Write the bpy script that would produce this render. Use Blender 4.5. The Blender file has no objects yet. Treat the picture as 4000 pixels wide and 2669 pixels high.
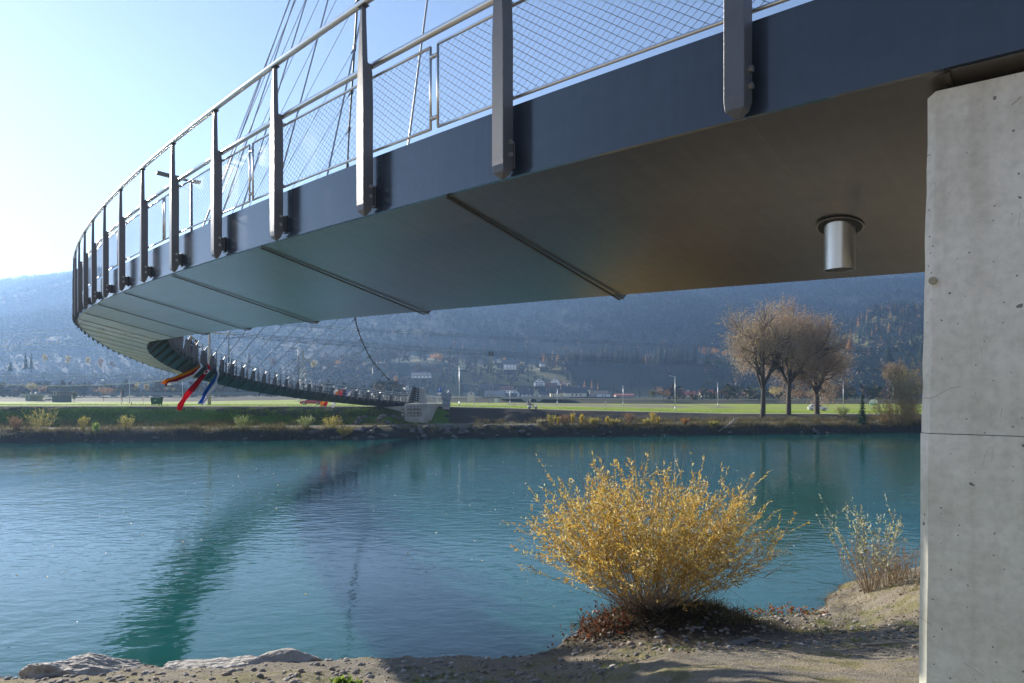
import bpy, bmesh, math, random
import numpy as np
from mathutils import Vector, Matrix, Euler

# ------------------------------------------------------------------ camera, sky, sun, exposure
scn = bpy.context.scene
COL = scn.collection
R = math.radians
EYE = 5.8                      # eye height over the water
F = 2667.08                    # focal length in pixels of the 4000 px wide photograph
PX0, PY0 = 2000.0, 1545.4      # principal column, horizon row

cam_d = bpy.data.cameras.new('camera'); cam = bpy.data.objects.new('camera', cam_d); COL.objects.link(cam)
cam.location = (0, 0, EYE); cam.rotation_euler = (R(90), 0, 0)
cam_d.sensor_width = 36.0; cam_d.lens = F / 4000 * 36.0
cam_d.shift_y = (PY0 - 1334.5) / 4000
cam_d.clip_start = 0.05; cam_d.clip_end = 9000
scn.camera = cam

SUN_AZ, SUN_EL = -46.5, 21.5
SUNV = Vector((math.sin(R(SUN_AZ)) * math.cos(R(SUN_EL)), math.cos(R(SUN_AZ)) * math.cos(R(SUN_EL)), math.sin(R(SUN_EL))))
world = bpy.data.worlds.new('World'); scn.world = world; world.use_nodes = True
wn = world.node_tree.nodes; wn.clear()
wo = wn.new('ShaderNodeOutputWorld'); wb = wn.new('ShaderNodeBackground'); sky = wn.new('ShaderNodeTexSky')
sky.sky_type = 'NISHITA'; sky.sun_disc = False
sky.sun_elevation = R(SUN_EL); sky.sun_rotation = R(SUN_AZ)
sky.altitude = 500; sky.air_density = 1.0; sky.dust_density = 0.12; sky.ozone_density = 2.5
wb.inputs['Strength'].default_value = 0.067
wt = wn.new('ShaderNodeMix'); wt.data_type = 'RGBA'; wt.blend_type = 'MULTIPLY'; wt.inputs['Factor'].default_value = 1.0; wt.inputs['B'].default_value = (1.20, 0.99, 0.94, 1)
world.node_tree.links.new(sky.outputs[0], wt.inputs['A']); world.node_tree.links.new(wt.outputs['Result'], wb.inputs[0]); world.node_tree.links.new(wb.outputs[0], wo.inputs[0])
sl = bpy.data.lights.new('sun', 'SUN'); sl.energy = 5.0; sl.angle = R(0.53); sl.color = (1.0, 0.93, 0.82)
so = bpy.data.objects.new('sun', sl); COL.objects.link(so)
so.rotation_euler = SUNV.to_track_quat('Z', 'Y').to_euler(); so.location = SUNV * 200

scn.view_settings.view_transform = 'Standard'; scn.view_settings.look = 'None'
scn.view_settings.exposure = 1.28; scn.view_settings.gamma = 1.0; scn.view_settings.use_curve_mapping = False
cy = scn.cycles
cy.use_denoising = True
try: cy.denoiser = 'OPENIMAGEDENOISE'
except Exception: pass
cy.max_bounces = 7; cy.diffuse_bounces = 3; cy.glossy_bounces = 3; cy.transmission_bounces = 2; cy.transparent_max_bounces = 8
cy.volume_bounces = 1; cy.sample_clamp_indirect = 40.0; cy.blur_glossy = 0.6
cy.use_fast_gi = False

random.seed(7); rng = np.random.default_rng(7)

# ------------------------------------------------------------------ helpers
def P(px, py, d):
    """point at depth d seen at full-size pixel (px, py)"""
    return Vector(((px - PX0) / F * d, d, EYE - (py - PY0) / F * d))

def tag(o, label=None, cat=None, group=None, kind=None):
    if label: o['label'] = label
    if cat: o['category'] = cat
    if group: o['group'] = group
    if kind: o['kind'] = kind
    return o

def empty(name, loc=(0, 0, 0), rz=0.0):
    o = bpy.data.objects.new(name, None); COL.objects.link(o)
    o.location = loc; o.rotation_euler = (0, 0, rz); o.empty_display_size = 0.3
    return o

def copy_tree(o, parent=None):
    c = o.copy(); COL.objects.link(c)
    if parent: c.parent = parent
    for ch in list(o.children): copy_tree(ch, c)
    return c

class MB:
    """collects shapes and links them as ONE mesh object"""
    def __init__(s): s.v = []; s.f = []; s.m = []; s.cur = 0
    def add(s, vs, fs):
        b = len(s.v); s.v += [tuple(map(float, q)) for q in vs]
        for f in fs: s.f.append(tuple(b + i for i in f)); s.m.append(s.cur)
        return s
    def hexa(s, q):      # 8 corners: bottom 4 ccw, top 4 ccw
        return s.add(q, [(3, 2, 1, 0), (4, 5, 6, 7), (0, 1, 5, 4), (1, 2, 6, 5), (2, 3, 7, 6), (3, 0, 4, 7)])
    def box(s, x0, x1, y0, y1, z0, z1):
        return s.hexa([(x0, y0, z0), (x1, y0, z0), (x1, y1, z0), (x0, y1, z0), (x0, y0, z1), (x1, y0, z1), (x1, y1, z1), (x0, y1, z1)])
    def tube(s, pts, r, n=8, cap=True):
        pts = [Vector(p) for p in pts]
        if not hasattr(r, '__len__'): r = [r] * len(pts)
        b = len(s.v); N = len(pts)
        t0 = (pts[1] - pts[0]).normalized()
        u = t0.cross(Vector((0, 0, 1)) if abs(t0.z) < 0.95 else Vector((1, 0, 0))).normalized()
        for i, p in enumerate(pts):
            t = (pts[min(i + 1, N - 1)] - pts[max(i - 1, 0)]).normalized()
            u = (u - t * u.dot(t)).normalized(); w = t.cross(u)
            for k in range(n):
                a = 2 * math.pi * k / n
                s.v.append(tuple(p + (u * math.cos(a) + w * math.sin(a)) * r[i]))
        for i in range(N - 1):
            for k in range(n):
                k2 = (k + 1) % n
                s.f.append((b + i * n + k, b + i * n + k2, b + (i + 1) * n + k2, b + (i + 1) * n + k)); s.m.append(s.cur)
        if cap:
            s.f.append(tuple(b + k for k in range(n))[::-1]); s.m.append(s.cur)
            s.f.append(tuple(b + (N - 1) * n + k for k in range(n))); s.m.append(s.cur)
        return s
    def prism(s, poly, fn):
        """poly: list of 2d points; fn(a,b,side) -> 3d; side 0/1"""
        n = len(poly); b = len(s.v)
        for sd in (0, 1):
            for (a, c) in poly: s.v.append(tuple(map(float, fn(a, c, sd))))
        s.f.append(tuple(b + i for i in range(n))[::-1]); s.m.append(s.cur)
        s.f.append(tuple(b + n + i for i in range(n))); s.m.append(s.cur)
        for i in range(n):
            j = (i + 1) % n
            s.f.append((b + i, b + j, b + n + j, b + n + i)); s.m.append(s.cur)
        return s
    def sphere(s, c, r, nu=8, nv=6, jit=0.0, rnd=None):
        if not hasattr(r, '__len__'): r = (r, r, r)
        b = len(s.v); c = Vector(c)
        s.v.append(tuple(c + Vector((0, 0, r[2]))))
        for i in range(1, nv):
            t = math.pi * i / nv
            for k in range(nu):
                a = 2 * math.pi * k / nu
                j = 1 + (rnd.uniform(-jit, jit) if rnd else 0)
                s.v.append((c.x + r[0] * j * math.sin(t) * math.cos(a), c.y + r[1] * j * math.sin(t) * math.sin(a), c.z + r[2] * j * math.cos(t)))
        s.v.append(tuple(c - Vector((0, 0, r[2])))); e = len(s.v) - 1
        for k in range(nu):
            k2 = (k + 1) % nu
            s.f.append((b, b + 1 + k, b + 1 + k2)); s.m.append(s.cur)
            for i in range(nv - 2):
                s.f.append((b + 1 + i * nu + k, b + 1 + (i + 1) * nu + k, b + 1 + (i + 1) * nu + k2, b + 1 + i * nu + k2)); s.m.append(s.cur)
            s.f.append((e, b + 1 + (nv - 2) * nu + k2, b + 1 + (nv - 2) * nu + k)); s.m.append(s.cur)
        return s
    def xf(s, M):
        s.v = [tuple(M @ Vector(p)) for p in s.v]; return s
    def build(s, name, mats, parent=None, smooth=False, bevel=0.0):
        me = bpy.data.meshes.new(name); me.from_pydata(s.v, [], s.f)
        for m in (mats if isinstance(mats, (list, tuple)) else [mats]): me.materials.append(m)
        if s.m and max(s.m) > 0: me.polygons.foreach_set('material_index', s.m)
        if smooth: me.polygons.foreach_set('use_smooth', [True] * len(me.polygons))
        if hasattr(s, 'st'):
            at = me.attributes.new('st', 'FLOAT_VECTOR', 'POINT'); at.data.foreach_set('vector', [c for q in s.st for c in q])
        me.update()
        o = bpy.data.objects.new(name, me); COL.objects.link(o)
        if parent: o.parent = parent
        if bevel:
            b = o.modifiers.new('bevel', 'BEVEL'); b.width = bevel; b.segments = 2; b.limit_method = 'ANGLE'
        return o

def np_mesh(name, V, Fc, mat, parent=None, smooth=False, col=None):
    """V (n,3), Fc (m,k) same-size faces; col (m,3) colour per face"""
    me = bpy.data.meshes.new(name); V = np.asarray(V, np.float32); Fc = np.asarray(Fc, np.int32); k = Fc.shape[1]
    me.vertices.add(len(V)); me.vertices.foreach_set('co', V.ravel())
    me.loops.add(Fc.size); me.loops.foreach_set('vertex_index', Fc.ravel())
    me.polygons.add(len(Fc)); me.polygons.foreach_set('loop_start', np.arange(0, Fc.size, k, dtype=np.int32))
    try: me.polygons.foreach_set('loop_total', np.full(len(Fc), k, np.int32))
    except Exception: pass
    if col is not None:
        at = me.attributes.new('tint', 'FLOAT_COLOR', 'FACE')
        c4 = np.ones((len(Fc), 4), np.float32); c4[:, :3] = col; at.data.foreach_set('color', c4.ravel())
    if smooth: me.polygons.foreach_set('use_smooth', np.ones(len(Fc), bool))
    me.materials.append(mat); me.update(); me.validate()
    o = bpy.data.objects.new(name, me); COL.objects.link(o)
    if parent: o.parent = parent
    return o

# ------------------------------------------------------------------ materials
def nd(nt, t, **kw):
    n = nt.nodes.new(t)
    for k, v in kw.items(): setattr(n, k, v)
    return n

def mat(name, color, rough=0.6, metal=0.0, var=0.0, vscale=4.0, bump=0.0, bscale=20.0, spec=0.5, color2=None, detail=4.0, stretch=None, coat=0.0, rvar=0.0):
    m = bpy.data.materials.new(name); m.use_nodes = True; nt = m.node_tree; L = nt.links
    b = nt.nodes['Principled BSDF']
    b.inputs['Base Color'].default_value = (*color, 1); b.inputs['Roughness'].default_value = rough
    b.inputs['Metallic'].default_value = metal; b.inputs['Specular IOR Level'].default_value = spec
    if coat: b.inputs['Coat Weight'].default_value = coat; b.inputs['Coat Roughness'].default_value = 0.15
    tc = nd(nt, 'ShaderNodeTexCoord'); src = tc.outputs['Object']
    if stretch:
        mp = nd(nt, 'ShaderNodeMapping'); mp.inputs['Scale'].default_value = stretch
        L.new(src, mp.inputs['Vector']); src = mp.outputs['Vector']
    if var or color2:
        n = nd(nt, 'ShaderNodeTexNoise'); n.inputs['Scale'].default_value = vscale; n.inputs['Detail'].default_value = detail
        n.inputs['Roughness'].default_value = 0.6; L.new(src, n.inputs['Vector'])
        r = nd(nt, 'ShaderNodeValToRGB'); r.color_ramp.elements[0].position = 0.32; r.color_ramp.elements[1].position = 0.68
        c2 = color2 or tuple(min(1, c * (1 + var)) for c in color); c1 = color if color2 else tuple(c * (1 - var) for c in color)
        r.color_ramp.elements[0].color = (*c1, 1); r.color_ramp.elements[1].color = (*c2, 1)
        L.new(n.outputs['Fac'], r.inputs['Fac']); L.new(r.outputs['Color'], b.inputs['Base Color'])
        if rvar:
            mr = nd(nt, 'ShaderNodeMapRange'); mr.inputs['To Min'].default_value = rough - rvar; mr.inputs['To Max'].default_value = rough + rvar
            L.new(n.outputs['Fac'], mr.inputs['Value']); L.new(mr.outputs[0], b.inputs['Roughness'])
    if bump:
        n2 = nd(nt, 'ShaderNodeTexNoise'); n2.inputs['Scale'].default_value = bscale; n2.inputs['Detail'].default_value = 5
        L.new(src, n2.inputs['Vector']); bp = nd(nt, 'ShaderNodeBump'); bp.inputs['Strength'].default_value = bump
        bp.inputs['Distance'].default_value = 0.02
        L.new(n2.outputs['Fac'], bp.inputs['Height']); L.new(bp.outputs[0], b.inputs['Normal'])
    return m

def leafmat(name, rough=0.55, trans=0.45, gain=1.0):
    """foliage: the colour of each leaf comes from the face attribute"""
    m = bpy.data.materials.new(name); m.use_nodes = True; nt = m.node_tree; L = nt.links
    b = nt.nodes['Principled BSDF']; b.inputs['Roughness'].default_value = rough; b.inputs['Specular IOR Level'].default_value = 0.35
    a = nd(nt, 'ShaderNodeAttribute', attribute_name='tint')
    tr = nd(nt, 'ShaderNodeBsdfTranslucent'); mx = nd(nt, 'ShaderNodeMixShader'); mx.inputs[0].default_value = trans
    L.new(a.outputs['Color'], b.inputs['Base Color']); L.new(a.outputs['Color'], tr.inputs['Color'])
    L.new(b.outputs[0], mx.inputs[1]); L.new(tr.outputs[0], mx.inputs[2])
    L.new(mx.outputs[0], nt.nodes['Material Output'].inputs['Surface'])
    return m

M = {}
M['paint'] = mat('girder_paint', (0.15, 0.145, 0.14), 0.28, 0.60, var=0.10, vscale=0.7, bump=0.03, bscale=3.0, stretch=(1, 1, 1), rvar=0.04)
def sheet_mat(name, color, rough, metal, spec, seam, streak):
    """painted plate: lengthwise smears, faint weld seams, a few run marks"""
    m = bpy.data.materials.new(name); m.use_nodes = True; nt = m.node_tree; L = nt.links; b = nt.nodes['Principled BSDF']
    b.inputs['Metallic'].default_value = metal; b.inputs['Specular IOR Level'].default_value = spec
    at = nd(nt, 'ShaderNodeAttribute', attribute_name='st')
    def ns(sc, stretch, det=4):
        mp = nd(nt, 'ShaderNodeMapping'); mp.inputs['Scale'].default_value = stretch; L.new(at.outputs['Vector'], mp.inputs['Vector'])
        n = nd(nt, 'ShaderNodeTexNoise'); n.inputs['Scale'].default_value = sc; n.inputs['Detail'].default_value = det; n.inputs['Roughness'].default_value = .55; L.new(mp.outputs[0], n.inputs['Vector']); return n.outputs['Fac']
    smear = ns(1.0, (.35, 2.2, 1), 5); fine = ns(9, (1, 1, 1), 4); runs = ns(1.0, (14, .5, 1), 3)
    mr = nd(nt, 'ShaderNodeMapRange'); mr.inputs['From Min'].default_value = .3; mr.inputs['From Max'].default_value = .7; mr.inputs['To Min'].default_value = rough - streak; mr.inputs['To Max'].default_value = rough + streak; L.new(smear, mr.inputs['Value']); L.new(mr.outputs[0], b.inputs['Roughness'])
    def scale(fac, lo, hi, src):
        r = nd(nt, 'ShaderNodeMapRange'); r.inputs['From Min'].default_value = .35; r.inputs['From Max'].default_value = .68; r.inputs['To Min'].default_value = lo; r.inputs['To Max'].default_value = hi; L.new(fac, r.inputs['Value'])
        x = nd(nt, 'ShaderNodeVectorMath', operation='SCALE'); L.new(r.outputs[0], x.inputs['Scale'])
        if hasattr(src, 'name'): L.new(src, x.inputs[0])
        else: x.inputs[0].default_value = src
        return x.outputs[0]
    c = scale(smear, .86, 1.14, color); c = scale(fine, .93, 1.05, c); c = scale(runs, 1.05, .93, c)
    # weld seams across, every `seam` metres
    sx = nd(nt, 'ShaderNodeSeparateXYZ'); L.new(at.outputs['Vector'], sx.inputs[0])
    md_ = nd(nt, 'ShaderNodeMath', operation='PINGPONG'); L.new(sx.outputs['X'], md_.inputs[0]); md_.inputs[1].default_value = seam / 2
    lt = nd(nt, 'ShaderNodeMapRange'); lt.inputs['From Min'].default_value = .012; lt.inputs['From Max'].default_value = 0; L.new(md_.outputs[0], lt.inputs['Value'])
    bp = nd(nt, 'ShaderNodeBump'); bp.inputs['Strength'].default_value = .5; bp.inputs['Distance'].default_value = .004
    ad = nd(nt, 'ShaderNodeMath', operation='MULTIPLY_ADD'); L.new(smear, ad.inputs[0]); ad.inputs[1].default_value = 0.45; L.new(lt.outputs[0], ad.inputs[2]); L.new(ad.outputs[0], bp.inputs['Height']); L.new(bp.outputs[0], b.inputs['Normal'])
    L.new(c, b.inputs['Base Color']); return m
M['fascia'] = sheet_mat('fascia_paint', (0.032, 0.045, 0.066), 0.19, 0.0, 1.0, 9.93, .05)
M['soffit'] = sheet_mat('soffit_paint', (0.165, 0.150, 0.140), 0.36, 0.5, .5, 400.0, .06)
b_ = M['soffit'].node_tree.nodes['Principled BSDF']; b_.inputs['Coat Weight'].default_value = 1.0; b_.inputs['Coat Roughness'].default_value = 0.20; b_.inputs['Coat IOR'].default_value = 1.7
M['inner'] = mat('inner_web_paint', (0.07, 0.085, 0.085), 0.45, 0.2, var=0.12, vscale=0.8)
M['ribdark'] = mat('rib_paint', (0.07, 0.06, 0.05), 0.5, 0.2, var=0.2, vscale=3)
M['post'] = mat('post_paint', (0.115, 0.12, 0.135), 0.36, 0.2, var=0.08, vscale=6, bump=0.18, bscale=180)
M['steel'] = mat('stainless_steel', (0.72, 0.69, 0.65), 0.30, 1.0, var=0.06, vscale=3, bump=0.02, bscale=60)
M['wire'] = mat('net_wire', (0.20, 0.20, 0.20), 0.35, 0.9)
M['cable'] = mat('cable_steel', (0.16, 0.16, 0.155), 0.5, 0.6, bump=0.3, bscale=90)
M['hanger'] = mat('hanger_rope', (0.42, 0.42, 0.42), 0.42, 0.7)
M['socket'] = mat('galvanised_socket', (0.45, 0.45, 0.44), 0.45, 0.9)
M['black'] = mat('black_steel', (0.02, 0.022, 0.024), 0.4, 0.4)
M['asphalt'] = mat('deck_asphalt', (0.06, 0.06, 0.06), 0.85, var=0.2, vscale=30, bump=0.2, bscale=150)
M['concrete2'] = mat('far_concrete', (0.36, 0.35, 0.32), 0.85, var=0.18, vscale=0.9, bump=0.15, bscale=8)
M['galv'] = mat('galvanised_pole', (0.50, 0.52, 0.54), 0.4, 0.6)
M['polec'] = mat('pole_concrete', (0.42, 0.38, 0.34), 0.85, var=0.1, vscale=2)
M['white'] = mat('white_plastic', (0.75, 0.75, 0.73), 0.5)
M['red'] = mat('red_paint', (0.55, 0.03, 0.03), 0.45)
M['glass'] = mat('dark_glass', (0.03, 0.035, 0.04), 0.08, spec=0.8)
M['rubber'] = mat('tyre_rubber', (0.02, 0.02, 0.02), 0.8)

# ------------------------------------------------------------------ the bridge alignment (fitted plan curve and gradient)
HD, K0, K1, X0, Y0 = -0.812383, 0.010122, 1.8e-5, 1.217616, 3.548514
KN = np.array([-20, -12, 0, 10, 20, 30, 45, 60, 75, 90, 105, 122.])
ZK = np.array([0.62, 0.960325982, 1.46354861, 1.84087563, 2.2287, 2.62659, 2.39417, 1.69311517, 0.856820776, -0.00810873617, -0.887257580, -1.79995109]) + EYE
SG = np.arange(-24, 126, 0.25)
_h = HD + K0 * SG + K1 * SG ** 2 / 2
_dx, _dy = np.sin(_h), np.cos(_h)
_X = np.concatenate([[0], np.cumsum((_dx[1:] + _dx[:-1]) / 8)]); _Y = np.concatenate([[0], np.cumsum((_dy[1:] + _dy[:-1]) / 8)])
_i0 = int(24 / 0.25); _X += X0 - _X[_i0]; _Y += Y0 - _Y[_i0]
def zdeck(s):
    n = len(KN); m = np.zeros(n); m[1:-1] = (ZK[2:] - ZK[:-2]) / (KN[2:] - KN[:-2])
    m[0] = (ZK[1] - ZK[0]) / (KN[1] - KN[0]); m[-1] = (ZK[-1] - ZK[-2]) / (KN[-1] - KN[-2])
    i = int(np.clip(np.searchsorted(KN, s) - 1, 0, n - 2)); h = KN[i + 1] - KN[i]; t = (s - KN[i]) / h
    return float((2 * t**3 - 3 * t**2 + 1) * ZK[i] + (t**3 - 2 * t**2 + t) * h * m[i] + (-2 * t**3 + 3 * t**2) * ZK[i + 1] + (t**3 - t**2) * h * m[i + 1])
def head(s): return HD + K0 * s + K1 * s * s / 2
def D(s, off, dz):
    """point of the bridge: station s, offset towards the inside of the curve, height over the outer bottom edge"""
    h = head(s); x = np.interp(s, SG, _X) + off * math.cos(h); y = np.interp(s, SG, _Y) - off * math.sin(h)
    return Vector((x, y, zdeck(s) + dz))
SP = 1.685619                       # post spacing
RS, RP = 3.311778, 2.424336         # rib spacing and phase
WK, DK = 2.218, -0.558              # keel
WI = 2.93                           # inner edge of the deck
S0, S1 = -14.0, 122.0
HR = 1.75                           # handrail over the outer bottom edge

def sweep(prof, s0, s1, step, closed=False):
    """profile points (off, dz) swept along the alignment"""
    ss = np.linspace(s0, s1, int(abs(s1 - s0) / step) + 1); V = []; Fc = []; n = len(prof)
    for s in ss:
        for (o, z) in prof: V.append(D(s, o, z))
    for i in range(len(ss) - 1):
        for k in range(n if closed else n - 1):
            k2 = (k + 1) % n
            Fc.append((i * n + k, i * n + k2, (i + 1) * n + k2, (i + 1) * n + k))
    mb = MB(); mb.add(V, Fc); mb.st = [(s, sum(math.dist(prof[q], prof[q + 1]) for q in range(k)), 0.0) for s in ss for k in range(n)]
    if closed:
        mb.f.append(tuple(range(n))[::-1]); mb.m.append(0); e = (len(ss) - 1) * n
        mb.f.append(tuple(e + k for k in range(n))); mb.m.append(0)
    return mb

bridge = empty('footbridge', D(S0, 1.4, 0))
tag(bridge, 'curved grey steel cable footbridge sweeping overhead and across the turquoise river', 'footbridge')
def bpart(mb, name, m, parent=None, smooth=False, **kw):
    o = mb.build(name, m, None, smooth, **kw)
    o.parent = parent or bridge
    if not parent: o.matrix_parent_inverse = Matrix.Translation(-bridge.location)
    return o

bpart(sweep([(0.0, 0.0), (0.0, 0.47), (0.022, 0.47), (0.022, 0.0)], S0, S1, 0.5, True), 'fascia_plate', M['fascia'], smooth=False)
bpart(sweep([(0.024, -0.018), (0.024, 0.0), (WK, DK + 0.018), (WK, DK)], S0, S1, 0.5, True), 'soffit_plate', M['soffit'])
bpart(sweep([(WK + 0.004, DK + 0.002), (WK + 0.004, DK + 0.03), (WI - 0.02, 0.20), (WI, 0.20), (WI, 0.18)], S0, S1, 0.5, True), 'inner_web', M['inner'])
bpart(sweep([(0.026, 0.30), (0.026, 0.42), (WI + 0.05, 0.42), (WI + 0.05, 0.204), (WI - 0.06, 0.204), (WI - 0.06, 0.30)], S0, S1, 0.5, True), 'deck_slab', M['asphalt'])
bpart(sweep([(-0.012, -0.022), (-0.012, -0.002), (0.020, -0.002), (0.020, -0.022)], S0, S1, 0.5, True), 'edge_bead', M['fascia'])
nr = int((S1 - 2 - RP) / RS) + 1
rib_s = [RP + k * RS for k in range(-4, nr)]
for s in rib_s:
    mb = MB(); w = 0.012
    q = []
    for dz in (-0.032, -0.0185):
        for (ss, o) in ((s - w, 0.03), (s + w, 0.03), (s + w, WK + 0.05), (s - w, WK + 0.05)):
            q.append(D(ss, o, DK * o / WK + dz))
    mb.hexa(q); bpart(mb, 'rib', M['ribdark'])
    # triangular fin on the inner web
    mb = MB(); t = 0.012
    mb.prism([(WK - 0.02, DK + 0.0), (WK + 0.10, DK - 0.03), (WI + 0.16, 0.10), (WI + 0.16, 0.2), (WI - 0.02, 0.2)], lambda a, c, sd: D(s + (t if sd else -t), a, c))
    bpart(mb, 'fin', M['inner'])

# ---- railing posts
def post_mesh():
    mb = MB()
    # body: cross sections (z, x_outer, x_inner, half width)
    sec = [(z, xo + .058, xi + .058, w) for z, xo, xi, w in [(-0.057, -0.165, -0.145, 0.012), (-0.02, -0.20, -0.125, 0.050), (0.03, -0.205, -0.108, 0.055), (0.90, -0.205, -0.105, 0.055), (1.17, -0.203, -0.105, 0.044), (1.215, -0.203, -0.118, 0.042), (1.25, -0.203, -0.150, 0.040), (1.60, -0.195, -0.150, 0.020), (1.725, -0.190, -0.150, 0.016)]]
    b = len(mb.v)
    for (z, xo, xi, w) in sec: mb.v += [(xo, -w, z), (xi, -w, z), (xi, w, z), (xo, w, z)]
    for i in range(len(sec) - 1):
        for k in range(4):
            k2 = (k + 1) % 4; mb.f.append((b + i * 4 + k, b + i * 4 + k2, b + (i + 1) * 4 + k2, b + (i + 1) * 4 + k)); mb.m.append(0)
    mb.f.append((b + 3, b + 2, b + 1, b)); mb.m.append(0); e = b + 4 * (len(sec) - 1); mb.f.append((e, e + 1, e + 2, e + 3)); mb.m.append(0)
    # lug for the middle rail and bracket to the girder
    mb.box(-0.091, -0.027, -0.022, 0.022, 1.222, 1.252)
    mb.box(-0.065, -0.012, -0.012, 0.012, 0.05, 0.205)
    mb.box(-0.014, -0.002, -0.030, 0.030, 0.03, 0.215)
    mb.box(-0.142, -0.077, -0.05, 0.05, 1.7255, 1.733)
    return mb
pm = post_mesh().build('railing_post', M['post'], None, bevel=0.004)
post_me = pm.data; bpy.data.objects.remove(pm)
bolt = MB().tube([(-0.112, -0.054, 0.10), (-0.112, -0.072, 0.10)], 0.017, 6).build('bolt', M['socket']); bolt_me = bolt.data; bpy.data.objects.remove(bolt)
def add_post(s, inner=False, bolts=False):
    o = bpy.data.objects.new('railing_post', post_me); COL.objects.link(o); o.parent = bridge
    o.matrix_parent_inverse = Matrix.Translation(-bridge.location)
    o.location = D(s, WI + 0.05, -0.02) if inner else D(s, 0, 0)
    o.rotation_euler = (0, 0, -head(s) + (math.pi if inner else 0))
    if not inner:
        bv = o.modifiers.new('bevel', 'BEVEL'); bv.width = 0.004; bv.segments = 1; bv.limit_method = 'ANGLE'
    if bolts:
        for dz, dx in ((0.0, 0.03), (0.085, 0.03)):
            b = bpy.data.objects.new('bolt', bolt_me); COL.objects.link(b); b.parent = o; b.location = (dx, 0, dz)
    return o
npost = 0
for i in range(-4, 60): add_post(i * SP, False, -1 <= i <= 9); npost += 1
inner_s = [50.3 + SP * k for k in range(0, 42)]
for s in inner_s[:36]: add_post(s, True); npost += 1
rest = MB()
def add_post_to(mb, s, inner):
    base = D(s, WI + 0.05, -0.02) if inner else D(s, 0, 0); Mx = Matrix.Translation(base) @ Matrix.Rotation(-head(s) + (math.pi if inner else 0), 4, 'Z')
    t = post_mesh(); mb.add([Mx @ Vector(v) for v in t.v], t.f)
for s in inner_s[36:]: add_post_to(rest, s, True)
for i in range(60, int(S1 / SP) + 1): add_post_to(rest, i * SP, False)
for k in range(1, 30): add_post_to(rest, 50.3 - SP * k, True)
tag(bpart(rest, 'railing_post', M['post']), kind='stuff')

def rail(off, dz, r, s0, s1, name, n=10, step=0.45):
    ss = np.linspace(s0, s1, int((s1 - s0) / step)); return bpart(MB().tube([D(s, off, dz) for s in ss], r, n), name, M['steel'], smooth=True)
rail(-0.110, HR + 0.012, 0.030, -10, S1, 'handrail', 12)
rail(-0.018, 1.255, 0.027, -10, S1, 'middle_rail', 10)
rail(WI + 0.16, HR, 0.026, 0, S1, 'handrail', 6, 1.0)
rail(WI + 0.07, 1.24, 0.022, 0, S1, 'middle_rail', 6, 1.0)

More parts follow.
